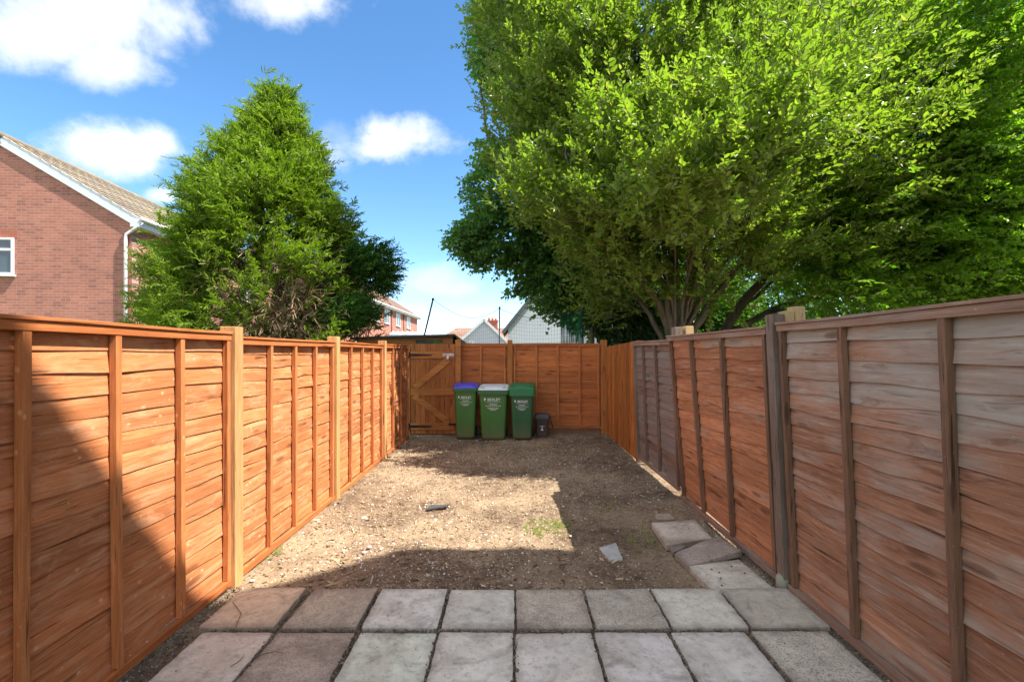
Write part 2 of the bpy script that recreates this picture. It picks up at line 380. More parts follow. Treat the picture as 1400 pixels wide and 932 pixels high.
# pebbles
def pebbles(name,pts,sizes,mat,flat=.55,seed=3):
    r=np.random.RandomState(seed)
    phi=(1+5**.5)/2
    iv=np.array([(-1,phi,0),(1,phi,0),(-1,-phi,0),(1,-phi,0),(0,-1,phi),(0,1,phi),(0,-1,-phi),(0,1,-phi),(phi,0,-1),(phi,0,1),(-phi,0,-1),(-phi,0,1)],float); iv/=np.linalg.norm(iv[0])
    it=np.array([(0,11,5),(0,5,1),(0,1,7),(0,7,10),(0,10,11),(1,5,9),(5,11,4),(11,10,2),(10,7,6),(7,1,8),(3,9,4),(3,4,2),(3,2,6),(3,6,8),(3,8,9),(4,9,5),(2,4,11),(6,2,10),(8,6,7),(9,8,1)])
    N=len(pts); V=iv[None]*r.uniform(.65,1.25,(N,12,1))
    V=V*(sizes[:,None,None])*np.stack([r.uniform(.7,1.3,N),r.uniform(.6,1.1,N),np.full(N,flat)],1)[:,None,:]
    a=r.uniform(0,6.28,N); ca,sa=np.cos(a)[:,None],np.sin(a)[:,None]
    x=V[...,0]*ca-V[...,1]*sa; y=V[...,0]*sa+V[...,1]*ca
    V=np.stack([x,y,V[...,2]],-1)+pts[:,None,:]
    T=(it[None]+(np.arange(N)*12)[:,None,None]).reshape(-1,3)
    return np_mesh(name,V.reshape(-1,3),T,mat)
r=np.random.RandomState(11)
def scatter(n,seed):
    r=np.random.RandomState(seed); x=r.uniform(-1.9,1.85,n); y=r.uniform(2.2,9.3,n)
    keep=np.ones(n,bool)
    keep&=~((y<3.22)&(x>-1.86)&(x<1.86)&(y>2.2))|(r.rand(n)<.0)
    keep&=~((x>.98)&(y<4.85)&(y>3.2))|((x>1.8)&(y>3.3))
    dens=np.clip(.55+.9*S1(x*1.3+3,y*1.3),.12,1); keep&=r.rand(n)<dens
    x=x[keep];y=y[keep]; return x,y
x,y=scatter(15000,21); s=np.random.RandomState(4).lognormal(math.log(.0048),.45,len(x)); s=np.clip(s,.003,.022)
st=pebbles('pebbles',np.stack([x,y,ground_z(x,y)+s*.25],1),s,M['stone']); tag(st,'small pale flint pebbles scattered over the bare soil','gravel',kind='stuff')
# chips/twiglets
x,y=scatter(15000,31); N=len(x); r=np.random.RandomState(8)
# denser toward the patio edge and the middle
kp=r.rand(N)<np.clip(1.25-.13*(y-3.2),.3,1); x=x[kp];y=y[kp];N=len(x)
L=r.lognormal(math.log(.009),.5,N).clip(.003,.05); W=L*r.uniform(.12,.4,N); W=np.minimum(W,.007); a=r.uniform(0,6.28,N); tl=r.normal(0,.25,N)
d=np.stack([np.cos(a),np.sin(a),np.tan(tl)],1); sd=np.stack([-np.sin(a),np.cos(a),r.normal(0,.4,N)],1); c=np.stack([x,y,ground_z(x,y)+.006+np.abs(tl)*L*.3],1)
up=np.array([0,0,1.])*.0022
Vc=np.stack([c-d*L[:,None]-sd*W[:,None],c+d*L[:,None]-sd*W[:,None]*.6,c+d*L[:,None]+sd*W[:,None]*.7,c-d*L[:,None]+sd*W[:,None]],1)
V8=np.concatenate([Vc-up,Vc+up],1); fq=np.array([(3,2,1,0),(4,5,6,7),(0,1,5,4),(1,2,6,5),(2,3,7,6),(3,0,4,7)])
ch=np_mesh('wood_chips',V8.reshape(-1,3),(fq[None]+(np.arange(N)*8)[:,None,None]).reshape(-1,4),M['chip']); tag(ch,'brown wood chippings and twig bits littering the soil','wood chips',kind='stuff')

# ------------------------------------------------------------------ paving slabs
def slab(pts4, z, th=.04, tilt=(0,0), color=(.45,.45,.42), rough=False, label='', seed=0, chip=0, zs=None, group='concrete paving slabs'):
    rr=random.Random(seed)
    pts=[Vector((p[0],p[1],0)) for p in pts4]
    cen=sum(pts,Vector())/4
    # outline with slight waviness / worn corners
    out=[]
    for i in range(4):
        a,b_=pts[i],pts[(i+1)%4]; n=14
        for k in range(n):
            t=k/n; p=a.lerp(b_,t)
            w=.0022*math.sin(7*t*3+seed+i)+rr.uniform(-.0012,.0012)
            if k==0: w+=.004+(.018 if chip and i==chip-1 else 0)
            d=(cen-p).normalized(); out.append(p+d*w)
    n=len(out); vs=[];
    def zz(p):
        if zs is None: return z+tilt[0]*(p.x-cen.x)+tilt[1]*(p.y-cen.y)
        # bilinear-ish from corner heights by inverse distance
        ws=[1/((p-q).length+.01)**2 for q in pts]; return sum(w*h for w,h in zip(ws,zs))/sum(ws)
    rings=[(0,-th),(0,-.004),(.0015,-.001),(.0045,0)]
    for ins,dz in rings:
        for p in out:
            q=p+(cen-p).normalized()*ins; vs.append((q.x-cen.x,q.y-cen.y,zz(q)+dz))
    fs=[]
    for rgi in range(len(rings)-1):
        for k in range(n):
            k2=(k+1)%n; fs.append((rgi*n+k,rgi*n+k2,(rgi+1)*n+k2,(rgi+1)*n+k))
    fs.append(tuple(range((len(rings)-1)*n,len(rings)*n))); fs.append(tuple(reversed(range(n))))
    m=MB(); m.add(vs,fs)
    o=m.build('paving_slab',M['slab_rough' if rough else 'slab_smooth']); o.location=(cen.x,cen.y,0); o.color=tuple(color)+(1,)
    return tag(o,label,'paving slab',group)
def rect(x0,x1,y0,y1,sk=(0,0,0,0)): return [(x0+sk[0],y0),(x1+sk[1],y0),(x1+sk[2],y1),(x0+sk[3],y1)]
# near row (B) and far row (A)
GR=(.70,.67,.57); BF=(.68,.61,.47); PK=(.70,.54,.37); BR=(.50,.42,.31)
rowB=[(-1.765,-1.36,BF,0,'buff slab with twigs and dirt marks, left end of the nearest paving row'),
 (-1.335,-.895,BR,1,'rough brown slab second from the left in the nearest paving row'),
 (-.865,-.43,GR,0,'pale grey slab with a dark dirt spot, third from the left in the nearest paving row'),
 (-.415,.005,GR,0,'clean grey slab in the middle of the nearest row, left of the centre joint'),
 (.018,.452,GR,0,'plain light grey slab in the nearest row, just right of the centre joint'),
 (.468,.885,GR,0,'grey slab in the nearest row, third from its right end'),
 (.905,1.33,GR,0,'pale blue grey slab in the nearest row, second from its right end'),
 (1.365,1.80,BF,1,'brown stained slab at the right end of the nearest paving row beside the fence')]
for i,(a,b_,c,rg,lb) in enumerate(rowB):
    slab(rect(a,b_,2.285,2.735,((-.008 if i==1 else .0),0,0,.0)),.022+[.004,.001,.0,.002,.0,.003,.004,.008][i],tilt=(random.uniform(-.01,.01),random.uniform(-.01,.01)),color=[x*random.uniform(.95,1.05) for x in c],rough=rg,label=lb,seed=i)
rowA=[(-1.805,-1.38,PK,0,'pinkish buff slab at the left end of the second paving row'),
 (-1.325,-.90,BR,1,'rough mottled brown slab second from the left in the second paving row'),
 (-.873,-.432,GR,0,'smooth light grey slab third from the left in the second paving row'),
 (-.410,.015,(.66,.62,.51),0,'plain buff grey slab, fourth from the left in the second paving row'),
 (.028,.470,(.56,.48,.37),1,'speckled brown slab with a pale streak in the middle of the second row'),
 (.488,.915,(.55,.49,.39),1,'rough slab with a chipped sunken front edge in the second paving row'),
 (.932,1.375,(.72,.66,.53),0,'pale cream slab in the second row, second from its right end'),
 (1.395,1.845,(.56,.50,.39),0,'damp stained slab at the right end of the second row against the fence post')]
for i,(a,b_,c,rg,lb) in enumerate(rowA):
    slab(rect(a,b_,2.765,3.215,(-.01*(i<2),0,0,0)),.030+[.010,.006,.004,.0,.002,.001,.006,.008][i],tilt=[(.004,.02),(.02,.01),(0,.01),(0,0),(-.004,.0),(.03,.01),(.0,.01),(.01,.01)][i],color=c,rough=rg,label=lb,seed=20+i)
def gp(px,py,z=.03):
    Yv=(CH-z)*F/(py-HZ); return ((px-700)/F*Yv,Yv)
slab([gp(978,811),gp(1059,804),gp(1010,764),gp(941,773)],.03,color=(.70,.63,.50),label='cream slab with dark specks, first of the three stepping back along the right fence',seed=41)
slab([gp(941,770,.05),gp(1014,757,.05),gp(982,735,.05),gp(921,754,.05)],.05,zs=(.035,.075,.07,.045),th=.045,color=(.46,.38,.31),rough=True,label='tilted rough brown slab wedged between two pale ones by the right fence',seed=42,chip=4)
slab([gp(911,745,.045),gp(974,735,.045),gp(950,710,.045),gp(890,714,.045)],.045,th=.045,color=(.70,.60,.47),label='pale slab farthest from the patio along the right fence',seed=43)
slab([gp(920,756,.02),gp(938,748,.02),gp(932,741,.02),gp(914,745,.02)],.026,th=.03,color=(.30,.25,.21),rough=True,label='small broken brown chunk of slab between the two far slabs by the right fence',seed=46,group='broken pieces of slab')
slab([gp(897,708),gp(924,707),gp(915,699),gp(896,700)],.016,color=(.50,.40,.28),rough=True,label='half buried sandy slab fragment behind the farthest slab',seed=44,group='broken pieces of slab')
slab([gp(833,762),gp(852,762),gp(842,739),gp(819,746)],.018,th=.03,color=(.46,.45,.41),label='narrow grey broken piece of slab lying alone on the soil',seed=45,group='broken pieces of slab')

r=np.random.RandomState(55); gx=[];gy=[]
jx=[-1.348,-.88,-.422,.012,.46,.895,1.348]; jx2=[-1.352,-.886,-.421,.022,.479,.923,1.385]
for q in jx: gx.append(q+r.normal(0,.009,130)); gy.append(r.uniform(2.3,2.74,130))
for q in jx2: gx.append(q+r.normal(0,.009,130)); gy.append(r.uniform(2.76,3.22,130))
gx.append(r.uniform(-1.8,1.85,900)); gy.append(2.75+r.normal(0,.010,900))
gx.append(r.uniform(-1.82,1.4,1100)); gy.append(3.225+np.abs(r.normal(0,.03,1100)))
gx.append(1.84+np.abs(r.normal(0,.03,900))-.01); gy.append(r.uniform(2.3,4.9,900))
gx.append(-1.80-r.uniform(0,.15,900)); gy.append(r.uniform(2.1,3.3,900))
gx=np.concatenate(gx); gy=np.concatenate(gy); sz=r.lognormal(math.log(.0042),.4,len(gx)).clip(.002,.012)
gz=np.where((gx>-1.8)&(gx<1.84)&(gy<3.2),.019,.004)
tag(pebbles('joint_grit',np.stack([gx,gy,gz+sz*.3],1),sz,M['grit'],seed=12),'dark gritty soil filling the joints between the paving slabs','grit',kind='stuff')
tag(pebbles('slab_crumbs',np.stack([r.uniform(-1.7,1.7,260),r.uniform(2.35,3.15,260),np.full(260,.041)],1),r.lognormal(math.log(.0018),.4,260).clip(.001,.005),M['grit'],seed=13),'tiny crumbs of soil spilled over the paving slabs','crumbs',kind='stuff')
# ------------------------------------------------------------------ lap fences
def wave(seed,n=6,f0=1.,f1=7.):
    rr=random.Random(seed); w=[(rr.uniform(f0,f1),rr.uniform(0,6.28),rr.uniform(.4,1)) for _ in range(n)]; t=sum(x[2] for x in w)
    return lambda x: sum(a*math.sin(f*x+p) for f,p,a in w)/t
def lap_panel(par, x0,x1,z0,z1, bats, mb, mbat, mrail, seed=0, e=.106, lean=lambda x:0, label=None, bow=.0095, wav=.010, lip=.0, batw=.036):
    H=z1-z0; nb=int(round((H-.06)/e)); e=(H-.06)/nb
    m=MB(); nseg=max(10,int((x1-x0)/.035))
    rr=random.Random(seed)
    for i in range(nb):
        lo=wave(seed*50+i,6,1.5,13); bw=wave(seed*70+i+9,4,1.,6.); bw2=wave(seed*90+i,4,1,9)
        zb=z0+.035+i*e; zt=zb+e+.028; off=rr.uniform(-.004,.004); big=rr.random()<.3
        rows=[]
        for k in range(nseg+1):
            x=x0+(x1-x0)*k/nseg
            zl=zb+wav*(1.6 if big else 1)*lo(x)+off; out=bow*bw(x); out2=.5*bow*bw2(x)
            zm=(zl*.5+zt*.5)
            zt2=min(zt,z1-.015)
            rows.append([(x,-.0095-lip+out-.003,zl),(x,-.008+out2-.003,zm),(x,-.001,zt2),(x,.004,zt2),(x,-.003+out2,zm),(x,-.0055-lip*.7+out,zl)])
        vs=[p for rw in rows for p in rw]; fs=[]
        for k in range(nseg):
            for j in range(6):
                j2=(j+1)%6; fs.append((k*6+j,k*6+j2,(k+1)*6+j2,(k+1)*6+j))
        fs.append(tuple(range(5,-1,-1))); fs.append(tuple(range(nseg*6,nseg*6+6)))
        m.add(vs,fs)
    xf=lambda x,y,z:(x,y-lean(x)*(z-z0)/1.8,z)
    pan=m.build('fence_panel',mb,par,xf=xf,label=label)
    for j,bx in enumerate(bats):
        q=MB(); n=8; tilt=rr.uniform(-.004,.004); bwv=wave(seed*13+j,3,1,3)
        vs=[]
        for k in range(n+1):
            za=z0+.036+(H-.036-.05)*k/n; xa=bx+tilt*(k-n/2)*.4+.003*bwv(za); yo=.0015*bwv(za*2+1)
            vs+=[(xa-batw/2,-.052+yo,za),(xa+batw/2,-.052+yo,za),(xa+batw/2,-.018,za),(xa-batw/2,-.018,za)]
        fs=[(k*4+j,k*4+(j+1)%4,(k+1)*4+(j+1)%4,(k+1)*4+j) for k in range(n) for j in range(4)]+[(3,2,1,0),(n*4,n*4+1,n*4+2,n*4+3)]
        q.add(vs,fs)
        q.build('batten',mbat,pan,xf=xf,bevel=.0015)
        q2=MB(); q2.box(bx-.018,bx+.018,.009,.03,z0+.04,z1-.06); q2.build('batten',mbat,pan,xf=xf)
    q=MB(); n=10; wv=wave(seed+5,3,1,4)
    for (ya,yb,za,zb) in ((-.056,-.0245,z1-.055,z1-.014),(-.066,.036,z1-.012,z1+.004)):
        vs=[]
        for k in range(n+1):
            xa=x0+(x1-x0)*k/n; d0=.004*wv(xa); vs+=[(xa,ya,za+d0),(xa,yb,za+d0),(xa,yb,zb+d0),(xa,ya,zb+d0)]
        q.add(vs,[(k*4+j,(k+1)*4+j,(k+1)*4+(j+1)%4,k*4+(j+1)%4) for k in range(n) for j in range(4)]+[(0,1,2,3),(n*4+3,n*4+2,n*4+1,n*4)])
    q.build('top_rail',mrail,pan,xf=xf,bevel=.002)
    q=MB(); q.box(x0,x1,-.058,-.020,z0-.01,z0+.034); q.build('bottom_rail',mrail,pan,xf=xf,bevel=.002)
    return pan
def post(par,x,y0,y1,z1,mat,w=.1,name='post',lean=0,label=None,z0=-.1):
    m=MB(); m.box(x-w/2,x+w/2,y0,y1,z0,z1); return m.build(name,mat,par,bevel=.004,xf=(lambda a,b_,c:(a,b_-lean*c/1.8,c)),label=label)
def spaced(x0,x1,n):
    return [x0+.02+(x1-x0-.04)*k/(n-1) for k in range(n)]

# left fence: local x = world +Y from Y=-0.55 ; garden side = -y local  (rotate +90 gives local y -> -X, so garden is -y)
LX=-1.985
lf=thing('lap_fence','long bright orange stained lap fence with pale posts down the left side, half in shadow','fence',(LX,-.55,0),R(90))
def ly(Yw): return Yw+.55
Lp=[-.52,1.38,3.34,5.25,7.22,8.95]
tops=[1.79,1.76,1.735,1.74,1.75]
for i in range(5):
    a=ly(Lp[i])+.05; b_=ly(Lp[i+1])-(.05 if i<4 else 0)
    lap_panel(lf,a,b_,.03,tops[i],spaced(a,b_,5 if i<4 else 4),M['lap_orange'],M['bat_orange'],M['rail_orange'],seed=100+i)
for i,pz in zip(range(1,5),(1.82,1.80,1.795,1.80)):
    p=post(lf,ly(Lp[i]),-.082,.025,pz,M['post_new'])
# right fence: root at far end (Y=7.12), rotate -90: local x -> world -Y, local y -> +X. garden side -X = -y
RX=1.905
rf=thing('lap_fence','weathered grey and brown lap fence leaning inwards along the right side','fence',(RX,7.12,0),R(-90))
def ry(Yw): return 7.12-Yw
ln=lambda x:.085
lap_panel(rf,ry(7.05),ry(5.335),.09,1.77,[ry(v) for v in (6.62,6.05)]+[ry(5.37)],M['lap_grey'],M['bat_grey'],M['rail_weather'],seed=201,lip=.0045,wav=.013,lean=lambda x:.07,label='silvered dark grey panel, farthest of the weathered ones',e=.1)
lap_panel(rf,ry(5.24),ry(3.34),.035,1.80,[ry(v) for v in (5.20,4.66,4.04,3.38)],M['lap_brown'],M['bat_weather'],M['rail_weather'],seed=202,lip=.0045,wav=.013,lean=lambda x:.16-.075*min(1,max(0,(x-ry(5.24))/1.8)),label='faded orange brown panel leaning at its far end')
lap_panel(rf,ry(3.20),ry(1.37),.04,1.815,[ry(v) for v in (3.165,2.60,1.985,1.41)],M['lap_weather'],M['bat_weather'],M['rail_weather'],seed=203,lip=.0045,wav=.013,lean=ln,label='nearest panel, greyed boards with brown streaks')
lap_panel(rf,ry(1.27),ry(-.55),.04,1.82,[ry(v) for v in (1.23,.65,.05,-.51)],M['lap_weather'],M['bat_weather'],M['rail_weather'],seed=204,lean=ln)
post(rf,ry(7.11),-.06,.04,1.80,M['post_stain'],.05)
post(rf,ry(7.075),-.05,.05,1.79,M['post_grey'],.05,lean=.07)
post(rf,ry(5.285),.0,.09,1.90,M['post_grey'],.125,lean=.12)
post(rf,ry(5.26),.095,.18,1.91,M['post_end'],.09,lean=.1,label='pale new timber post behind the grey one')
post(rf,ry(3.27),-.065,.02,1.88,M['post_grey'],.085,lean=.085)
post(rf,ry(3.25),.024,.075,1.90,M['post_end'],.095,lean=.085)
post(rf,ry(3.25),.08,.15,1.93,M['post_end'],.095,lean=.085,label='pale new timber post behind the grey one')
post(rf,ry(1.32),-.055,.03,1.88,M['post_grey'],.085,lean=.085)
m=MB(); m.tube([(ry(3.27),-.052,-.05),(ry(3.27),-.052,.085),(ry(3.27),-.052,.105)],[.046,.045,.034],16)
M['mossy']=plain('mossy_concrete',(.30,.32,.23),.9,0,.15,12,.4); m.build('post_foot',M['mossy'],rf)

# vertical board fence
cb=thing('closeboard_fence','orange brown fence of vertical boards at the far right before the corner','fence',(1.875,9.42,0),R(-90))
m=MB(); xx=0; rr=random.Random(4); fl=9.42-7.15
while xx<fl-.02:
    w=.098+rr.uniform(-.006,.006); x2=min(xx+w,fl); k=1.74+(xx/fl)*.055+rr.uniform(-.006,.006)
    m.add([(xx,-.012,.02),(x2,-.026,.02),(x2,-.012,.02),(xx,-.004,.02),(xx,-.012,k),(x2,-.026,k),(x2,-.012,k),(xx,-.004,k)],[(0,3,2,1),(4,5,6,7),(0,1,5,4),(1,2,6,5),(2,3,7,6),(3,0,4,7)])
    xx=x2+.001
m.build('boards',M['close_board'],cb)
for z in (.3,.95,1.55):
    m=MB(); m.box(0,fl,.0,.06,z,z+.07); m.build('rail',M['post_stain'],cb)

# back fence : plane Y 9.45, garden side -Y ; local x = world X from -1.12
bf=thing('lap_fence','orange lap fence across the far end behind the wheelie bins','fence',(-1.12,9.45,0),0)
def bx(x): return x+1.12
lap_panel(bf,bx(-1.06),bx(-.085),.14,1.80,[bx(v) for v in (-1.03,-.62,-.14)],M['lap_shed'],M['bat_orange'],M['rail_orange'],seed=301)
lap_panel(bf,bx(.005),bx(1.75),.14,1.80,[bx(v) for v in (.05,.48,.90,1.33,1.70)],M['lap_shed'],M['bat_orange'],M['rail_orange'],seed=302)
post(bf,bx(-.04),-.08,.03,1.87,M['post_stain']); post(bf,bx(1.80),-.10,.03,1.87,M['post_stain'],.11)
m=MB(); m.box(bx(-1.06),bx(-.10),-.02,.012,-.03,.125); m.box(bx(.02),bx(1.74),-.02,.012,-.03,.125); m.build('gravel_board',wood('weathered_gravel_board',(.22,.13,.07),(.34,.22,.12)),bf)

# gate
GY=9.28
gt=thing('garden_gate','ledged and braced orange wooden gate with black strap hinges beside the bins','gate',(-2.02,GY,0),0)
gw=.865; m=MB(); k=0; rr=random.Random(9); wb=.096
while k*wb<gw-.01:
    a=.05+k*wb; m.box(a+.002,a+wb-.002,-.002,.016+rr.uniform(0,.002),.05,1.79+rr.uniform(-.003,.003)); k+=1
m.build('boards',M['gate_board'],gt,bevel=.002)
g1=.05+k*wb
for z in (.13,.80,1.51):
    m=MB(); m.box(.055,g1-.005,-.026,-.004,z,z+.13); m.build('ledge',M['gate_ledge'],gt,bevel=.003)
for (p,q) in (((.14,-.014,.945),(.80,-.014,1.495)),((.12,-.014,.785),(.80,-.014,.275))):
    m=MB(); d=(Vector(q)-Vector(p)).normalized(); m.bar(p,q,.020,.12,up=(-d.z,0,d.x)); m.build('brace',M['gate_ledge'],gt,bevel=.003)
for z in (1.575,.195):
    m=MB(); m.prism([(.0,z-.055),(.045,z-.055),(.045,z-.028),(.46,z-.010),(.475,z),(.46,z+.010),(.045,z+.028),(.045,z+.055),(.0,z+.055)],'y',-.032,-.028)
    m.tube([(.022,-.036,z-.06),(.022,-.036,z+.06)],.010,8); m.build('strap_hinge',M['black_iron'],gt)
m=MB(); m.box(.68,.90,-.031,-.027,1.555,1.60); m.tube([(.70,-.045,1.578),(.955,-.045,1.578)],.010,8); m.box(.76,.80,-.06,-.03,1.50,1.56); m.build('bolt',M['zinc'],gt)
m=MB(); m.box(.80,.93,-.031,-.027,.215,.255); m.tube([(.79,-.042,.235),(.97,-.042,.235)],.009,8); m.build('bolt',M['black_iron'],gt)
m=MB(); m.box(-.03,.045,-.02,.08,-.1,1.72); m.build('gate_post',M['post_stain'],gt,bevel=.004)
m=MB(); m.box(g1+.01,g1+.115,-.03,.07,-.1,1.875); m.build('gate_post',M['gate_ledge'],gt,bevel=.004)

# ------------------------------------------------------------------ bins
def text_mesh(s,size,x,z,y,par,mat,name='lettering',align='CENTER',bold=0):
    cu=bpy.data.curves.new('t','FONT'); cu.body=s; cu.size=size; cu.align_x=align; cu.extrude=.0006; cu.offset=bold; cu.resolution_u=2
    to=bpy.data.objects.new('t',cu); COL.objects.link(to); dg=bpy.context.evaluated_depsgraph_get(); dg.update()
    me=bpy.data.meshes.new_from_object(to.evaluated_get(dg)); bpy.data.objects.remove(to)
    vs=[(v.co.x,v.co.y,v.co.z) for v in me.vertices]; fs=[tuple(p.vertices) for p in me.polygons]
    return vs,fs
def bin_print(par,w,zc,yf,slope,sc_=1.):
    m=MB()
    vs,fs=text_mesh('BEXLEY',.062*sc_,0,0,0,par,None,bold=.0012)
    m.add([(v[0]+.012,yf(zc+v[1])-.002-v[2],zc+v[1]) for v in vs],fs)
    # the small print is too fine to read in the photograph: rows of short word-sized strokes
    q=random.Random(3)
    for hw,dz in ((.07,.045),(.06,.062),(.125,.080),(.095,.112),(.075,.130),(.045,.148)):
        x=-hw*sc_; z=zc-dz*sc_
        while x<hw*sc_-.008:
            w_=min(q.uniform(.012,.034)*sc_,hw*sc_-x); m.box(x,x+w_,yf(z)-.003,yf(z)-.0015,z-.0035*sc_,z+.0035*sc_); x+=w_+.006*sc_
    # emblem: small shield with sprig
    ex=-.135*sc_; ez=zc+.022*sc_
    sh=[(-.016,.022),(-.016,.0),(0,-.024),(.016,.0),(.016,.022)]
    m.prism([(ex+a*sc_,ez+c*sc_) for a,c in sh],'y',yf(ez)-.003,yf(ez)-.0015)
    # rules
    for z in (zc-.018*sc_,): m.box(-.125*sc_,.125*sc_,yf(z)-.003,yf(z)-.0015,z-.0015,z+.0015)
    m.build('printing',M['print'],par,fixn=False)
def wheelie(label,loc,rz,wt,wb,dt,db,h,matb,matlid,matrim,skirt,zc,lidh=.055):
    t=thing('wheelie_bin',label,'wheelie bin',loc,rz,'green wheelie bins')
    hb=h-.09
    # body: rounded rect loft
    def ring(w,d,z,r=.045,y0=0):
        pts=[]
        for (sx,sy,a0) in ((1,-1,-90),(1,1,0),(-1,1,90),(-1,-1,180)):
            cx=sx*(w/2-r); cy=sy*(d/2-r)+y0+0
            for k in range(5):
                a=R(a0+k*22.5); pts.append((cx+r*math.cos(a),cy+r*math.sin(a),z))
        return pts
    m=MB(); rings=[ring(wb-.03,db-.03,.02),ring(wb,db,.05)]
    fy=lambda z: -(db+(dt-db)*(z-.05)/(hb-.05))/2
    for k in range(1,7):
        f=k/6; rings.append(ring(wb+(wt-wb)*f,db+(dt-db)*f,.05+(hb-.05)*f))
    rings.append(ring(wt+.035,dt+.035,hb)); rings.append(ring(wt+.04,dt+.04,hb+.028)); n=20
    vs=[p for r_ in rings for p in r_]; fs=[]
    for i in range(len(rings)-1):
        for k in range(n): fs.append((i*n+k,i*n+(k+1)%n,(i+1)*n+(k+1)%n,(i+1)*n+k))
    fs.append(tuple(reversed(range(n)))); fs.append(tuple(range((len(rings)-1)*n,len(rings)*n)))
    m.add(vs,fs,False)
    # moulded ribs on the front
    for sx in (-1,1):
        m.frustum((sx*wb*.26-.012,sx*wb*.26+.012,-db/2-.006,-db/2+.01,.06),(sx*wt*.26-.012,sx*wt*.26+.012,fy(hb*.45)-.005,fy(hb*.45)+.01,hb*.45))
    body=m.build('body',matb,t)
    # rim skirt
    m=MB(); W=wt+.06; D=dt+.06; z0=hb-.005; zf=hb+.03
    A=ring(W,D,zf-skirt,.05); B=ring(W+.006,D+.006,zf,.05); B2=ring(W-.02,D-.02,zf+.006,.05)
    # slope: raise towards the back
    sl=lambda p,k: (p[0],p[1],p[2]+k*(p[1]+D/2)/D)
    rs=[[sl(p,.035) for p in A],[sl(p,.035) for p in B],[sl(p,.035) for p in B2]]
    vs=[p for r_ in rs for p in r_]; fs=[]
    for i in range(2):
        for k in range(n): fs.append((i*n+k,i*n+(k+1)%n,(i+1)*n+(k+1)%n,(i+1)*n+k))
    fs.append(tuple(range(2*n,3*n))); m.add(vs,fs); m.build('rim',matrim,t)
    m=MB(); rs=[]
    for (ins,dz) in ((-.002,.007),(.006,lidh*.55),(.035,lidh*.8),(.05,lidh*.72),(.075,lidh*.72),(.095,lidh)):
        rs.append([sl(p,.05) for p in ring(W-2*ins-.02,D-2*ins-.02,zf+dz,.05)])
    vs=[p for r_ in rs for p in r_]; fs=[]
    for i in range(len(rs)-1):
        for k in range(n): fs.append((i*n+k,i*n+(k+1)%n,(i+1)*n+(k+1)%n,(i+1)*n+k))
    fs.append(tuple(range((len(rs)-1)*n,len(rs)*n))); m.add(vs,fs,False); lid=m.build('lid',matlid,t,bevel=.004)
    for sx in (-1,1):
        m=MB(); m.box(sx*W*.34-.035,sx*W*.34+.035,-D/2+.05,-D/2+.085,zf+lidh*.75,zf+lidh*.98)
        m.build('lid_grip',M['rubber'] ,lid)
    m=MB(); m.tube([(-wt*.42,dt/2+.04,hb+.06),(-wt*.42,dt/2+.085,hb+.085),(wt*.42,dt/2+.085,hb+.085),(wt*.42,dt/2+.04,hb+.06)],.013,8); m.build('handle',matb,t)
    for sx in (-1,1):
        m=MB(); m.tube([(sx*(wb/2-.02),db/2+.0,.10),(sx*(wb/2+.03),db/2+.0,.10)],.10,20); w_=m.build('wheel',M['rubber'],t,bevel=.01)
    bin_print(t,wt,zc,fy,0,wt/.46*1.0)
    return t
wheelie('tall green wheelie bin with a blue lid, leftmost of the three beside the gate',(-.865,9.03,.02),R(2),.41,.335,.47,.40,1.0,M['bin_green'],M['lid_blue'],M['rim_green'],.05,.76,.045)
wheelie('wide green wheelie bin with a white lid, middle of the three',(-.335,8.99,.01),R(-2),.52,.43,.52,.44,.98,M['bin_green'],M['lid_white'],M['rim_green'],.07,.73,.05)
wheelie('green wheelie bin with a matching green lid, rightmost of the three',(.195,8.97,.02),R(-3),.43,.35,.50,.42,.99,M['bin_green_dark'],M['lid_green'],M['lid_green'],.12,.69,.055)
# food caddy
fc=thing('food_caddy','small dark brown food caddy with a lid and side handle next to the rightmost bin','food waste bin',(.575,9.12,.03),R(-4))
def rr_ring(w,d,z,r=.03):
    pts=[]
    for (sx,sy,a0) in ((1,-1,-90),(1,1,0),(-1,1,90),(-1,-1,180)):
        for k in range(5):
            a=R(a0+k*22.5); pts.append((sx*(w/2-r)+r*math.cos(a),sy*(d/2-r)+r*math.sin(a),z))
    return pts
def loft(rings):
    m=MB(); n=len(rings[0]); vs=[p for q in rings for p in q]; fs=[]
    for i in range(len(rings)-1):
        for k in range(n): fs.append((i*n+k,i*n+(k+1)%n,(i+1)*n+(k+1)%n,(i+1)*n+k))
    fs.append(tuple(reversed(range(n)))); fs.append(tuple(range((len(rings)-1)*n,len(rings)*n))); m.add(vs,fs); return m
loft([rr_ring(.20,.20,0),rr_ring(.21,.21,.02),rr_ring(.26,.25,.34),rr_ring(.275,.265,.345),rr_ring(.275,.265,.365)]).build('body',M['caddy'],fc)
loft([rr_ring(.29,.28,.345),rr_ring(.29,.28,.385),rr_ring(.24,.23,.43),rr_ring(.18,.17,.44)]).build('lid',plastic('grey_lid_plastic',(.075,.065,.07),0),fc)
m=MB(); m.tube([(.145,-.02,.37),(.165,-.05,.30),(.195,-.07,.20),(.205,-.075,.17)],.009,8); m.tube([(.145,.08,.37),(.175,.0,.28),(.205,-.075,.17)],.009,8); m.build('handle',M['rubber'],fc)
m=MB(); y=-.118
m.box(-.045,.045,y-.004,y-.002,.205,.214); m.prism([(-.028,.13),(.028,.13),(.008,.165),(.010,.195),(-.010,.195),(-.008,.165)],'y',y-.004,y-.002); m.build('emblem',M['print'],fc)

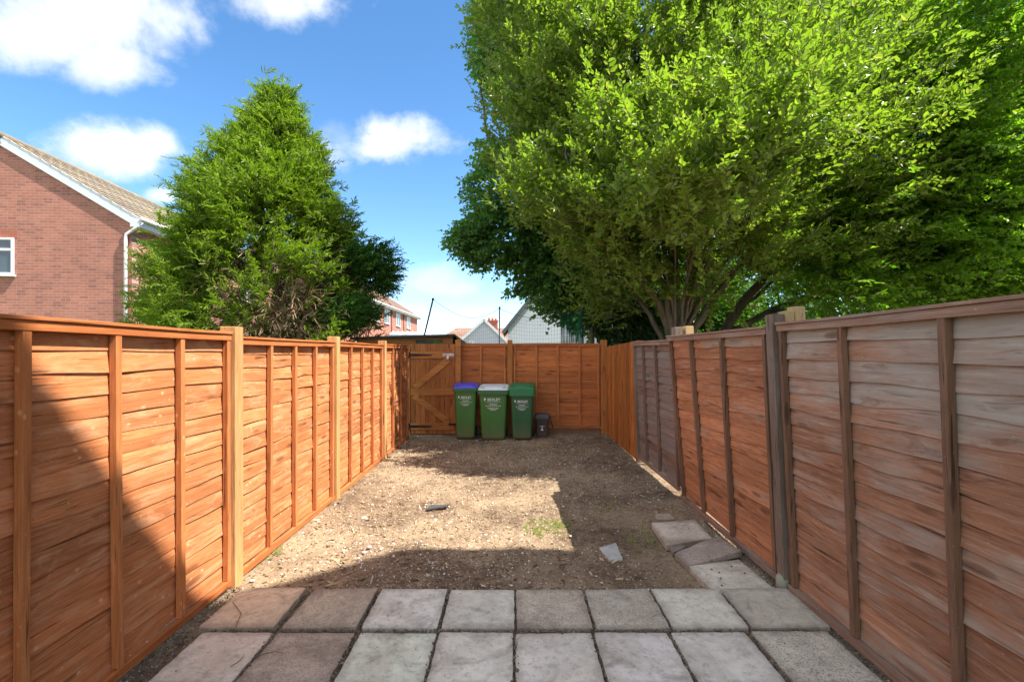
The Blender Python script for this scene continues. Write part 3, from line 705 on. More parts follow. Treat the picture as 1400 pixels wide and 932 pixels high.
# ------------------------------------------------------------------ small debris
pl=MB(); p0=gp(583,693); p1=gp(612,691)
pl.add([(p0[0],p0[1]-.05,.015),(p1[0],p1[1]-.04,.03),(p1[0]+.01,p1[1]+.05,.022),(p0[0]+.04,p0[1]+.03,.035),(p0[0],p0[1]-.05,.022),(p1[0],p1[1]-.04,.037),(p1[0]+.01,p1[1]+.05,.029),(p0[0]+.04,p0[1]+.03,.042)],[(0,3,2,1),(4,5,6,7),(0,1,5,4),(1,2,6,5),(2,3,7,6),(3,0,4,7)])
tag(pl.build('plastic_scrap',M['felt']),'dark scrap of plastic lying on the sunlit soil','scrap')
def stick(pts,r,mat,label,cat='twig',name='twig',group=None):
    m=MB(); m.tube(pts,[r,r*.9,r*.7,r*.4][:len(pts)],6); return tag(m.build(name,mat),label,cat,group)
def g3(px,py,z): a=gp(px,py,z); return (a[0],a[1],z)
stick([g3(318,822,.053),g3(330,838,.05),g3(322,856,.055),g3(330,864,.05)],.0022,M['bark_dark'],'thin dark twig lying across the leftmost slabs')
stick([g3(316,910,.04),g3(326,904,.04),g3(332,898,.038),g3(334,894,.036)],.0022,M['bark_dark'],'short dark twig on the nearest slab at the left end')
stick([g3(352,897,.036),g3(362,893,.04),g3(377,890,.036),g3(390,893,.036)],.002,M['bark_dark'],'thin curved twig beside the joint of the two leftmost near slabs')
stick([g3(446,801,.02),g3(452,799,.026),g3(460,797,.026),g3(467,795,.02)],.007,M['post_end'],'pale splinter of wood on the shaded soil near the slabs','wood scrap','wood_scrap')
stick([g3(834,644,.03),g3(850,640,.03),g3(866,642,.03),g3(880,646,.02)],.006,M['bark_dark'],'long dark twig lying on the shaded soil by the right fence')
bigs=[((505,745),.022),((498,752),.018),((521,747),.017),((538,757),.015),((664,728),.016),((490,760),.02),((452,722),.012),((720,700),.014),((770,690),.014),((800,706),.013),((345,790),.02),((780,730),.016),((742,716),.012)]
for i,((px,py),s_) in enumerate(bigs):
    a=gp(px,py); o=pebbles('stone',np.array([[0,0,0.]]),np.array([s_]),M['stone'],seed=60+i); o.location=(a[0],a[1],.01+s_*.3); tag(o,'white flint stone lying on the sunlit soil','stone','larger white stones on the soil')
for i,(px,py) in enumerate([(1128//1*0+962,714),(941,722),(983,782),(973,778),(985,790),(1000,774),(1018,783),(987,800)]):
    zz=.05 if i<2 else .036; a=gp(px,py,zz); o=pebbles('soil_crumb',np.array([[0,0,0.]]),np.array([.008]),M['bark_dark'],seed=90+i); o.location=(a[0],a[1],zz+.002); tag(o,'dark crumb of soil lying on a pale slab by the right fence','soil crumb','dark crumbs on the slabs')

# ------------------------------------------------------------------ foliage generator
rg=np.random.RandomState(77)
def nrm(a): return a/np.maximum(np.linalg.norm(a,axis=-1,keepdims=True),1e-6)
def noise3(seed,f,n=10):
    r=np.random.RandomState(seed); k=nrm(r.normal(size=(n,3)))*r.uniform(.5,1.6,(n,1))*f; ph=r.uniform(0,6.28,n)
    return lambda p: np.sin(p@k.T+ph).mean(1)*math.sqrt(n)*.7
def sprays(root,dirs,L,K,leafL,leafW,droop=.25,ang=50,seed=1,nj=.45,lj=.3,taper=.3,flat=1.,fold=.10):
    r=np.random.RandomState(seed); N=len(root)
    t=((np.arange(K)+.6)/K)[None,:,None]
    Lr=L[:,None,None]; dirs=nrm(dirs)
    dn=np.array([0,0,-1.])
    pos=root[:,None,:]+dirs[:,None,:]*Lr*t+dn*droop*Lr*t*t
    tan=nrm(dirs[:,None,:]+dn*2*droop*t)
    up=nrm(np.array([0,0,flat])+r.normal(0,nj,(N,1,3)))
    side=nrm(np.cross(tan,up)); nn=np.cross(side,tan)
    s=np.where(np.arange(K)%2==0,1.,-1.)[None,:,None]; s=s*np.ones((N,K,1)); s[:,-1]=0
    a=R(ang)
    ld=nrm(tan*math.cos(a)+side*s*math.sin(a)+r.normal(0,lj,(N,K,3)))
    ln_=nrm(nn+r.normal(0,lj*1.3,(N,K,3))); ls=nrm(np.cross(ld,ln_)); ln_=np.cross(ls,ld)
    LL=leafL*r.uniform(.5,1.35,(N,K,1))*(1-taper*t); WW=LL*leafW
    tmpl=[(0,0,0),(.32,.5,fold),(.72,.36,fold*.7),(1.,0,-.06),(.72,-.36,fold*.7),(.32,-.5,fold)]
    V=np.stack([pos+ld*LL*a_+ls*WW*b_+ln_*LL*c_ for a_,b_,c_ in tmpl],2).reshape(-1,3)
    n=N*K; base=(np.arange(n)*6)[:,None,None]
    Q=(np.array([(0,1,2,3),(0,3,4,5)])[None]+base).reshape(-1,4)
    # twig ribbons (crossed)
    tt=np.array([0,.5,1.])[None,:,None]; tp=root[:,None,:]+dirs[:,None,:]*Lr*tt+dn*droop*Lr*tt*tt
    wv=nrm(np.cross(dirs,np.array([0.3,.9,.3])))[:,None,:]*(np.array([.005,.0035,.001])[None,:,None])
    TV=np.stack([tp-wv,tp+wv],2).reshape(-1,3); b6=(np.arange(N)*6)[:,None,None]
    TQ=(np.array([(0,1,3,2),(2,3,5,4)])[None]+b6).reshape(-1,4)
    return V,Q,TV,TQ
def blob_pts(blobs,n,seed,shell=.35,clump=None,thr=-.25):
    r=np.random.RandomState(seed); vol=np.array([b_[3]*b_[4]*b_[5] for b_ in blobs])**.75; vol*=np.array([b_[6] if len(b_)>6 else 1 for b_ in blobs]); vol/=vol.sum()
    out=[];dr=[]
    ch_=r.choice(len(blobs),size=n*3,p=vol); d=nrm(r.normal(size=(n*3,3))); rad=shell+(1-shell)*r.rand(n*3)**.6
    B=np.array([b_[:6] for b_ in blobs]); c=B[ch_,:3]; rr_=B[ch_,3:6]
    lump=noise3(seed+5,1.3); p=c+d*rad[:,None]*rr_*(1+.16*lump(c+d*rr_))[:,None]
    if clump is not None:
        keep=clump(p)>thr; p=p[keep]; d=d[keep]
    return p[:n],d[:n]
# rays that would shade the open, sunlit part of the garden are not blocked by the trees: nothing grows over it
SUNX,SUNY=.68,-.05
def trims(p,y_soft):
    x,y,z=p.T; gx=x-SUNX*z; gy=y-SUNY*z*-1*0+.14*z
    hit=(gx>-3.4)&(gx<.66)
    lim=np.where(gx<-1.96,7.9,6.45+.35*np.clip(-gx,0,2))+y_soft
    return ~(hit&(gy<lim))
def branch_net(limbs,targets,seed,r0=.022,mb=None):
    rr=random.Random(seed); pts=[p for l in limbs for p in l[0][1:]]
    A=np.array([tuple(p) for p in pts])
    for t in targets:
        d=A-np.array(t); dist=np.linalg.norm(d,axis=1)+np.where(A[:,2]>t[2]-.2,3.,0)
        s=Vector(A[int(np.argmin(dist))]); e=Vector(t); L=(e-s).length
        if L<.3 or L>5: continue
        m1=s.lerp(e,.33)+Vector((rr.uniform(-.1,.1)*L,rr.uniform(-.1,.1)*L,.10*L)); m2=s.lerp(e,.68)+Vector((rr.uniform(-.06,.06)*L,rr.uniform(-.06,.06)*L,.09*L))
        k=r0*(.6+.3*L); mb.tube([s,m1,m2,e],[k,k*.7,k*.45,k*.18],5)
def catmull(pts,n=5):
    P_=[Vector(p) for p in pts]; P_=[P_[0]*2-P_[1]]+P_+[P_[-1]*2-P_[-2]]; out=[]
    for i in range(1,len(P_)-2):
        for k in range(n):
            t=k/n; a,b_,c,d=P_[i-1:i+3]
            out.append(.5*((2*b_)+(c-a)*t+(2*a-5*b_+4*c-d)*t*t+(3*b_-a-3*c+d)*t**3))
    out.append(P_[-2]); return out
def limb(mb,pts,r0,r1,n=8,wob=.03,seed=0):
    q=catmull(pts); rr=random.Random(seed); q=[p+Vector((rr.uniform(-wob,wob),rr.uniform(-wob,wob),0)) if 0<i<len(q)-1 else p for i,p in enumerate(q)]
    m=len(q); rad=[r0+(r1-r0)*(i/(m-1))**.8 for i in range(m)]; mb.tube(q,rad,n); return (q,r0)
def tree(name,label,cat,base,limbs,blobs,nspray,K,leafL,leafW,L,matleaf,matbark,seed,droop=.2,up=.35,nbranch=90,clf=1.1,thr=-.35,trim=False,soft=0,shell=.35,group=None,axis=None,nj=.45,lj=.3,out=1.,clus=0,cr=.20,cl=.55):
    t=thing(name,label,cat,base,0,group)
    mb=MB(); ls=[limb(mb,*l,seed=seed+i) for i,l in enumerate(limbs)]
    p,d=blob_pts(blobs,nspray,seed,shell,noise3(seed,clf),thr)
    if clus:
        r=np.random.RandomState(seed+70); ax=Vector(axis if axis else base); rad=p-np.array([ax.x,ax.y,0.]); rad[:,2]=0
        od=nrm(d*.7+nrm(rad)*.5+np.array([0,0,up])+r.normal(0,.22,p.shape)); nC=len(p)
        off=r.normal(0,1,(nC,clus,3))*cr; al=r.uniform(-1,.6,(nC,clus,1)); off*=(1.-.75*np.clip(al,0,1)); sz=r.uniform(.6,1.5,(nC,1,1))
        p=(p[:,None,:]+off*sz+od[:,None,:]*al*cl*sz).reshape(-1,3); d=np.repeat(od,clus,0)
    if trim:
        k=trims(p,soft+.35*noise3(seed+3,2.)(p)); p=p[k]; d=d[k]
    ax=Vector(axis if axis else base); rad=p-np.array([ax.x,ax.y,0.]); rad[:,2]=0
    r=np.random.RandomState(seed+9); dirs=nrm(d*out+nrm(rad)*.5+np.array([0,0,up])+r.normal(0,.35,p.shape))
    Ls=L*r.uniform(.6,1.3,len(p))
    V,Q,TV,TQ=sprays(p-dirs*Ls[:,None]*.6,dirs,Ls,K,leafL,leafW,droop,48,seed,nj=nj,lj=lj)
    np_mesh('crown',V,Q,matleaf,t,origin=base)
    np_mesh('twigs',TV,TQ,matbark,t,origin=base)
    mb.build('trunk',matbark,t,origin=base,fixn=False)
    if nbranch:
        bb=MB(); sel=p[r.choice(len(p),min(nbranch,len(p)),replace=False)]; branch_net(ls,[tuple(x) for x in sel],seed,mb=bb); bb.build('branches',matbark,t,origin=base,fixn=False)
    return t

# big hornbeam behind the right fence
base=(3.62,10.6,-.05)
B0=Vector((3.62,10.6,0))
def L_(*pts): return [tuple(Vector(p)) for p in pts]
hl=[ (L_((3.55,10.6,0),(3.55,10.6,1.2),(3.25,10.3,2.45),(2.2,9.4,3.5),(1.45,8.75,4.2),(1.05,8.5,4.8)),.13,.02),
     (L_((3.6,10.65,0),(3.62,10.6,1.6),(3.55,10.5,3.2),(3.5,10.4,5.2),(3.4,10.5,7.5),(3.2,10.6,10.)),.20,.04),
     (L_((3.7,10.65,0),(3.75,10.6,1.6),(4.0,10.5,3.0),(4.2,10.3,4.6),(4.6,10.2,6.6),(4.9,10.2,8.6)),.17,.03),
     (L_((3.72,10.6,.4),(3.85,10.6,1.7),(4.4,10.4,2.8),(5.3,10.2,4.0),(6.3,10.1,5.4),(7.0,10.,7.0)),.13,.03),
     (L_((3.6,10.5,1.5),(3.35,10.2,2.5),(3.15,9.9,3.7),(2.9,9.6,5.0),(2.6,9.6,6.6),(2.3,9.9,8.6)),.09,.02),
     (L_((3.65,10.5,1.4),(3.7,10.2,2.6),(3.85,9.9,3.9),(3.95,9.6,5.2),(4.0,9.6,7.0)),.08,.02),
     (L_((3.5,10.7,1.6),(3.0,10.9,2.7),(2.2,11.1,3.6),(1.4,11.2,4.6),(.7,11.2,5.8)),.07,.02),
     (L_((3.75,10.6,1.8),(4.1,10.3,2.8),(4.9,9.9,3.6),(5.6,9.4,4.4)),.06,.015),
     (L_((3.5,10.5,2.2),(3.0,10.1,2.9),(2.3,9.7,3.3),(1.7,9.4,3.9)),.05,.012)]
for k_ in range(8):
    q_=random.Random(k_+5); a_=q_.uniform(-1,1); hl.append((L_((3.6+a_*.12,10.3,1.5+q_.random()*.6),(3.6+a_*.7,9.8,2.9),(3.5+a_*1.6,9.0-q_.random()*.5,4.2),(3.4+a_*2.3,8.5-q_.random()*.6,5.4+q_.random()*.6)),.034,.008))
hb_=[(2.9,5.95,4.45,1.0,.5,.5,1.2),(2.1,6.2,4.1,.7,.45,.4,1.1),(4.9,9.8,3.1,1.4,.8,.6,.7),(2.4,11.2,3.3,1.8,.7,.8,.8),(3.3,11.0,8.8,3.9,3.0,4.6,1.2),(1.05,10.6,6.4,1.9,2.0,2.4,1.2),(.95,10.8,9.4,1.9,2.0,3.2,1),(3.7,8.9,5.3,2.3,1.3,1.5,1),(6.0,10,6.6,2.6,2.2,3.2,1.1),(4.8,9.4,3.8,1.6,1.2,.7,.5),(1.9,9.9,4.5,1.3,1.1,.9,.8),(4.4,8.3,6.3,1.9,1.3,1.5,.9),(3.1,7.9,4.3,1.0,1.0,.65,1.0),(1.9,8.9,3.75,1.1,.8,.5,1.),(3.6,10.0,3.9,2.2,.7,.6,.5),(3.2,9.3,7.5,3.0,1.4,2.6,1.2),(1.3,8.9,4.7,1.2,.8,.8,1.4),(2.2,8.3,5.2,1.4,1.0,1.0,1.3),(2.6,7.6,4.9,1.0,.7,.6,.9),(.24,8.1,4.55,.62,.45,.40,1.6),(1.3,8.3,4.7,.8,.6,.5,1.1),(2.4,7.2,3.95,.9,.6,.45,1.3),(3.6,6.6,5.2,1.4,.8,.9,1.3),(2.7,6.5,4.3,1.2,.8,.6,1.5),(3.4,9.6,3.3,1.6,.6,.5,.6),(1.7,7.8,4.3,.8,.6,.5,1.2)]
tree('hornbeam_tree','large bright green hornbeam with many upright stems rising behind the right fence','tree',base,hl,hb_,1450,11,.122,.50,.44,M['horn_leaf'],M['bark'],401,trim=True,nbranch=260,clf=1.5,thr=-.55,shell=.4,up=.55,droop=.12,clus=16,cr=.18,cl=.65)
# second tree to the right with leaning trunk
base=(5.0,12.,-.05)
l2=[(L_((5.0,12,0),(5.15,12,1.6),(5.6,12,2.6),(6.5,11.9,3.8),(7.4,11.8,5.2),(8.2,11.8,7.2)),.19,.05),
    (L_((5.3,12,2.0),(6.6,11.8,2.75),(8.0,11.6,3.1),(9.6,11.4,3.7)),.09,.03),
    (L_((5.2,12,1.8),(5.8,12.2,2.7),(6.6,12.4,3.3),(7.8,12.4,4.6)),.08,.03),
    (L_((7.0,11.8,4.4),(8.8,11.3,5.2),(10.6,11,6.2)),.08,.02)]
b2=[(7.2,9.6,3.1,1.6,.9,.7,1.2),(9.6,9.3,3.0,1.6,.9,.7,1.3),(6.2,9.8,4.2,1.5,.9,1.,1),(11.8,9.6,4.5,1.6,1.3,2.4,1.2),(8.6,9.4,5.4,2.2,1.0,1.2,1.3),(8.8,11.6,7.2,3.6,2.6,4.0,1.2),(8.6,10.6,4.3,3.2,1.7,1.3,1.0),(10.6,10.6,6.4,2.2,2.4,4.4,1.3),(6.9,10.6,4.6,1.6,1.2,1.0,.6),(9.9,9.6,3.9,2.2,1.4,1.6,1.2),(8.0,11.2,3.3,2.4,1.2,.9,1),(9.8,9.8,7.5,2.4,1.6,3.0,1.2),(7.2,10.4,6.8,2.2,1.5,2.5,1)]
tree('hornbeam_tree','broad vivid green tree with a leaning trunk filling the right edge above the fence','tree',base,l2,b2,1150,11,.125,.50,.44,M['horn_leaf2'],M['bark_dark'],402,nbranch=160,clf=1.3,thr=-.6,shell=.4,axis=(7.5,12.5,0),up=.25,droop=.3,clus=15,cr=.20,cl=.65)
# darker maple behind on the left
base=(2.9,15.2,-.05)
l3=[(L_((2.9,15.2,0),(2.9,15.2,2.4),(2.6,15.1,4.5),(2.1,15,7.5),(1.9,15,11)),.22,.05),
    (L_((2.85,15.2,2.6),(1.6,14.9,3.7),(.2,14.6,4.7),(-1.2,14.4,5.0)),.09,.02),
    (L_((2.7,15.2,4),(1.0,15,6),(-.6,15,8),(-1,15,10)),.10,.03)]
b3=[(1.5,15.2,7.6,3.2,2.4,3.4,1.1),(1.2,15.4,11.6,2.9,2.4,3.0,1),(-.35,14.5,5.0,1.55,1.3,1.05,.9),(1.4,14.4,4.1,1.7,1.3,1.0,.9),(-1.3,14.4,5.0,.75,.7,.55,.8),(2.9,14.8,4.6,1.7,1.4,1.6,.9),(.2,14.4,3.45,.55,.6,.4,.5),(1.5,14.2,3.0,.6,.5,.7,.9),(.9,13.9,2.9,.4,.4,.45,.6),(1.65,13.9,2.5,.5,.4,.5,.8),(2.3,14.2,3.0,.7,.5,1.1,.9)]
tree('maple_tree','dark bluish green maple behind the hornbeam, its low branches reaching left over the far fence','tree',base,l3,b3,10500,9,.14,.85,.55,M['maple_leaf'],M['bark_dark'],403,nbranch=90,clf=1.4,thr=-.30,up=.05,droop=.25,nj=.6,lj=.45,shell=.4)
# ivy clad trunk
base=(2.75,12.6,-.05)
tree('ivy_covered_tree','dark ivy covered tree trunk standing behind the far right corner of the garden','tree',base,[(L_((2.75,12.6,0),(2.8,12.6,2.),(2.7,12.6,4.2)),.15,.08),(L_((2.1,12.8,0),(2.15,12.8,2.),(2.2,12.7,3.8)),.07,.05)],
     [(2.75,12.7,2.4,.75,.6,1.9,1),(3.5,12.9,2.2,.8,.6,1.6,1),(2.2,12.9,2.2,.5,.5,1.3,.6)],2200,9,.08,.9,.3,M['dark_leaf'],M['bark'],404,nbranch=10,clf=2.,thr=-.6,up=0,droop=.5,shell=.3)
# background trees
for i,(x_,y_,w_,h_,lb) in enumerate(((6.6,17.5,2.8,5.2,'shady background tree glimpsed between the hornbeam stems and the leaning trunk'),(12.5,16.8,3.6,5.6,'dense background tree behind the leaning hornbeam'),(18.5,16.5,4.0,5.6,'yellowish green background tree at the right edge just above the near fence panel'),(9.6,20,3.8,7.5,'tall dark background tree far behind the right fence'))):
    base=(x_,y_,-.05)
    tree('background_tree',lb,'tree',base,[(L_((x_,y_,0),(x_+.1,y_,1.6),(x_,y_,h_*.7)),.16,.06)],[(x_,y_,h_*.55,w_,1.8,h_*.5,1),(x_-w_*.4,y_-.6,h_*.35,w_*.6,1.4,h_*.33,.7),(x_+w_*.4,y_-.4,h_*.4,w_*.6,1.4,h_*.36,.7)],3200,9,.15,.6,.7,M['bg_leaf'],M['bark_dark'],410+i,nbranch=25,clf=1.,thr=-.6,up=.2,group='trees beyond the hornbeams')

# conifer
base=(-5.05,10.2,-.05); ct=thing('conifer_tree','tall bushy conical conifer behind the left fence, bare and brown at lower right','tree',base)
zt=[.3,1.6,2.26,2.87,3.64,4.4,5.17,5.8,6.3,6.6,6.85]; lw=[2.0,2.25,2.3,2.25,2.05,1.75,1.35,.9,.5,.28,.1]; rw=[2.2,2.1,2.0,1.85,1.8,1.6,1.15,.85,.5,.3,.1]
def cpts(N,seed,rlo=.72):
    r=np.random.RandomState(seed); z=np.interp(r.rand(N),[0,.25,.55,.85,1],[.6,2.1,4.0,5.9,6.95]); th=r.uniform(0,2*np.pi,N)
    c=np.cos(th); Rl=np.interp(z,zt,lw); Rr=np.interp(z,zt,rw); w=(c+1)/2; Rd=Rl*(1-w)+Rr*w
    q=np.stack([np.cos(th),np.sin(th)*.9,z*.0],1); lump=noise3(seed,2.2)(np.stack([np.cos(th)*Rd,np.sin(th)*Rd,z],1))
    rad=np.maximum(Rd-.16,.05)*(1+.13*lump)*(rlo+(1-rlo)*r.rand(N)**.5)
    p=np.stack([base[0]+np.cos(th)*rad,base[1]+np.sin(th)*rad,z],1); return p,th,z,r
pc,thc,zc_,r=cpts(620,501,.78)
kc=noise3(88,2.6)(pc)>-.75
relc=pc[:,0]-base[0]
barec=(thc>math.pi*1.36)&(thc<math.pi*1.93)&(zc_<2.75+.45*noise3(3,3.)(pc))&(relc>-.35)
barec|=(relc>.7)&(zc_<2.5)
kc&=~(barec&(r.rand(len(pc))<.9)); kc&=~((relc>.3)&(zc_<4.0)&(zc_>2.9)&(r.rand(len(pc))<.35))
pc=pc[kc]; thc=thc[kc]; zc_=zc_[kc]
nper=32; r=np.random.RandomState(502); nC=len(pc)
od=nrm(np.stack([np.cos(thc),np.sin(thc),.35+.12*zc_],1)+r.normal(0,.15,(nC,3)))
off=r.normal(0,1,(nC,nper,3))*.15; al=r.uniform(-.42,.34,(nC,nper,1))
off*= (1.-.8*np.clip(al,0,1))
pg=(pc[:,None,:]+off+od[:,None,:]*al*r.uniform(.7,1.4,(nC,1,1))).reshape(-1,3); tg=np.repeat(thc,nper); zg=np.repeat(zc_,nper); rr_=np.random.RandomState(6)
dirs=np.repeat(od,nper,0)+rr_.normal(0,.40,(len(pg),3)); Ls=.36*rr_.uniform(.6,1.45,len(pg)); dirs=nrm(dirs)
V,Q,TV,TQ=sprays(pg-dirs*Ls[:,None]*.55,dirs,Ls,17,.125,.20,droop=.18,ang=38,seed=61,nj=.7,lj=.22,taper=.45)
np_mesh('crown',V,Q,M['conifer'],ct,origin=base); np_mesh('twigs',TV,TQ,M['bark_dark'],ct,origin=base)
# dark sprays on the outlying right branch and low right clump
def clump(c,rad,n,seed,mat,L=.4,K=15,up=.4,nm='side_branch_foliage',leaf=.12,w=.2,out=.8):
    r=np.random.RandomState(seed); d=nrm(r.normal(size=(n,3))); p=np.array(c)+d*np.array(rad)*(r.rand(n)**.4)[:,None]
    di=nrm(d*.6+np.array([out,0,up])+r.normal(0,.3,(n,3))); Ls=L*r.uniform(.6,1.4,n)
    V,Q,TV,TQ=sprays(p-di*Ls[:,None]*.5,di,Ls,K,leaf,w,.15,38,seed,nj=.7,lj=.25,taper=.4)
    return V,Q,TV,TQ
def join(parts,i,j):
    Vs=[];Qs=[];o=0
    for q in parts: Vs.append(q[i]); Qs.append(q[j]+o); o+=len(q[i])
    return np.concatenate(Vs),np.concatenate(Qs)
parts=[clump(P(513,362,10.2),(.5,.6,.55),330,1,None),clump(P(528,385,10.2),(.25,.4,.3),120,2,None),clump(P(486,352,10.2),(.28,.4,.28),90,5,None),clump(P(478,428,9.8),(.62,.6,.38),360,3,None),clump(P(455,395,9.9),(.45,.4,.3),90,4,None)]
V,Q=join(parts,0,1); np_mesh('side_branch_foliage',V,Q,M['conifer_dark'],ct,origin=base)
# dead twigs
n=520; r=np.random.RandomState(9); thd=r.uniform(math.pi*1.15,math.pi*2.02,n); zd=r.uniform(1.5,3.5,n); rd=r.uniform(.5,1.6,n)*np.interp(zd,[1.5,3.5],[1.1,.9])
pd=np.stack([base[0]+np.cos(thd)*rd,base[1]+np.sin(thd)*rd,zd],1); dd=np.stack([np.cos(thd),np.sin(thd),r.uniform(-.35,.5,n)],1)+r.normal(0,.35,(n,3))
V,Q,TV,TQ=sprays(pd,nrm(dd),.5*r.uniform(.6,1.5,n),7,.22,.045,droop=.35,ang=30,seed=5,nj=.8,lj=.3,fold=.02)
np_mesh('dead_twigs',V,Q,M['dead'],ct,origin=base)
mb=MB(); bx_=Vector(base)
limb(mb,[(-5.05,10.2,0),(-5.05,10.2,2.5),(-5.0,10.2,5.),(-5.05,10.2,6.6)],.16,.02)
limb(mb,[(-4.8,10.1,0),(-4.5,9.9,1.6),(-4.2,9.9,2.7),(-4.1,9.9,3.6)],.08,.02)
for i in range(55):
    rr=random.Random(i); a=rr.uniform(math.pi*1.1,math.pi*2.1); z0=rr.uniform(.6,3.3); L=rr.uniform(1.0,1.7)
    s=Vector((-5.05+rr.uniform(0,.5),10.1,z0)); e=s+Vector((math.cos(a)*L,math.sin(a)*L,rr.uniform(.1,1.1)*L*.6)); mb.tube([s,s.lerp(e,.5)+Vector((0,0,-.12)),e],[.022,.013,.004],5)
for (px,py) in ((513,362),(528,380),(486,352),(478,425),(455,395)):
    e=P(px,py,10.1); s=Vector((-4.4,10,2.6)); mb.tube([s,s.lerp(e,.5)+Vector((0,0,-.1)),e],[.035,.022,.006],6)
mb.build('trunk',bark('conifer_bark',(.16,.10,.06),(.34,.24,.16)),ct,origin=base,fixn=False)
b=MB(); 

# weeds
def weeds(c,rad,n,seed,label,h=.05,group=None):
    r=np.random.RandomState(seed); q=r.normal(0,1,(n,2))*rad; p=np.stack([c[0]+q[:,0],c[1]+q[:,1],np.zeros(n)],1); p[:,2]=ground_z(p[:,0],p[:,1])
    d=nrm(np.stack([r.normal(0,.7,n),r.normal(0,.7,n),np.ones(n)],1)); V,Q,_,_=sprays(p,d,h*r.uniform(.5,1.3,n),5,.022,.4,.3,50,seed)
    return tag(np_mesh('weeds',V-np.array([c[0],c[1],0]),Q,M['weed']),label,'weeds',kind='stuff')
for i,(px,py,rad,n,lb) in enumerate(((757,712,.11,90,'patch of pale green weeds on the sunlit soil near the shadow corner'),(735,722,.08,40,'sparse yellowish weed seedlings left of the main weed patch'),(880,733,.16,60,'green weed seedlings in the shade beside the stepping slabs'),(830,690,.12,25,'tiny weeds on the shaded soil right of centre'),(375,752,.04,22,'small green weed tuft at the foot of the left fence'),(343,765,.03,10,'tiny weed sprout by the left fence post'))):
    c=gp(px,py); o=weeds(c,rad,n,600+i,lb); o.location=(c[0],c[1],0)

# ------------------------------------------------------------------ houses
def window(par,x0,x1,z0,z1,y,facing='-y',mull=1,transom=True,label=None):
    """opening on a wall plane; facing '-y' uses x; '+x' uses y as horizontal"""
    f=MB(); gl=MB(); t=.055; d=.05
    def bx_(m,a0,a1,zz0,zz1,o0,o1):
        if facing=='-y': m.box(a0,a1,y-o1,y-o0,zz0,zz1)
        else: m.box(y+o0,y+o1,a0,a1,zz0,zz1)
    bx_(f,x0,x1,z0,z0+t,.004,d); bx_(f,x0,x1,z1-t,z1,.004,d); bx_(f,x0,x0+t,z0+t,z1-t,.004,d); bx_(f,x1-t,x1,z0+t,z1-t,.004,d)
    for k in range(mull):
        xm=x0+(x1-x0)*(k+1)/(mull+1); bx_(f,xm-t*.6,xm+t*.6,z0+t,z1-t,.004,d-.003)
    if transom:
        zm=z0+(z1-z0)*.68; bx_(f,x0+t,x1-t,zm-t*.6,zm+t*.6,.004,d-.006)
    w=f.build('window',M['upvc'],par,bevel=.004)
    bx_(gl,x0+t,x1-t,z0+t,z1-t,.004,.018); gl.build('pane',M['glass'],w)
    s=MB(); bx_(s,x0-.04,x1+.04,z0-.05,z0-.002,.004,.09); s.build('sill',M['upvc'],w)
    br=MB()
    nb=int((x1-x0+.2)/.075)
    for k in range(nb):
        a=x0-.1+k*.075; bx_(br,a+.004,a+.071,z1+.003,z1+.215,.0,.006)
    br.build('soldier_course',M['brick_soldier'],w)
    return w
M['brick_soldier']=plain('soldier_brick',(.40,.14,.095),.9,0,.3,9)
def roof_sheet(m,e0,e1,r0,r1,courses=20,nt=40,th=.02,amp=.02):
    """tiled slope: eave e0->e1, ridge r0->r1, stepped courses + pantile profile"""
    e0,e1,r0,r1=map(Vector,(e0,e1,r0,r1)); n=(e1-e0).cross(r0-e0).normalized()
    if n.z<0: n=-n
    for c in range(courses):
        f0=c/courses; f1=(c+1.06)/courses; 
        vs=[]; K=nt*4
        for k in range(K+1):
            t=k/K; h=amp*abs(math.sin(math.pi*t*nt))
            a=e0.lerp(e1,t).lerp(r0.lerp(r1,t),f0)+n*(th+h); b_=e0.lerp(e1,t).lerp(r0.lerp(r1,t),min(f1,1))+n*(h*1.0); a2=e0.lerp(e1,t).lerp(r0.lerp(r1,t),f0)+n*(h-.01)
            vs+=[a2,a,b_]
        fs=[]
        for k in range(K):
            fs.append((k*3,(k+1)*3,(k+1)*3+1,k*3+1)); fs.append((k*3+1,(k+1)*3+1,(k+1)*3+2,k*3+2))
        m.add(vs,fs)
# near left house. local: origin right front corner, -x along the gable, +y depth
h1=thing('brick_house','red brick house with a white verge and lichened tiled roof left of the conifer','house',(-10.33,13.0,0),R(4))
W=6.6; D=9.5; E=5.24; A=7.26
m=MB(); m.prism([(-W,0),(0,0),(0,E),(-W/2,A),(-W,E)],'y',0,.25); m.build('gable_wall',M['brick_x'],h1)
m=MB(); m.box(-.25,0,.25,D,0,E-.04); m.build('side_wall',M['brick_y'],h1)
m=MB(); m.box(-W,-W+.25,.25,D,0,E-.04); m.build('side_wall',M['brick_y'],h1)
m=MB(); m.prism([(-W,0),(0,0),(0,E),(-W/2,A),(-W,E)],'y',D,D+.25); m.build('gable_wall',M['brick_x'],h1)
rf_=MB(); sl=(A-E)/(W/2); o_=.28
for sx in (0,1):
    if sx==0: roof_sheet(rf_,(o_,-.07,E-o_*sl+.14),(o_,D+.37,E-o_*sl+.14),(-W/2,-.07,A+.14),(-W/2,D+.37,A+.14),14,32)
    else: roof_sheet(rf_,(-W-o_,-.07,E-o_*sl+.14),(-W-o_,D+.37,E-o_*sl+.14),(-W/2,-.07,A+.14),(-W/2,D+.37,A+.14),14,32)
roof=rf_.build('roof',M['roof_tile'],h1,fixn=False)
m=MB(); m.tube([(-W/2,-.12,A+.15),(-W/2,D+.37,A+.15)],.09,10); m.build('ridge',M['roof_tile'],roof)
m=MB()
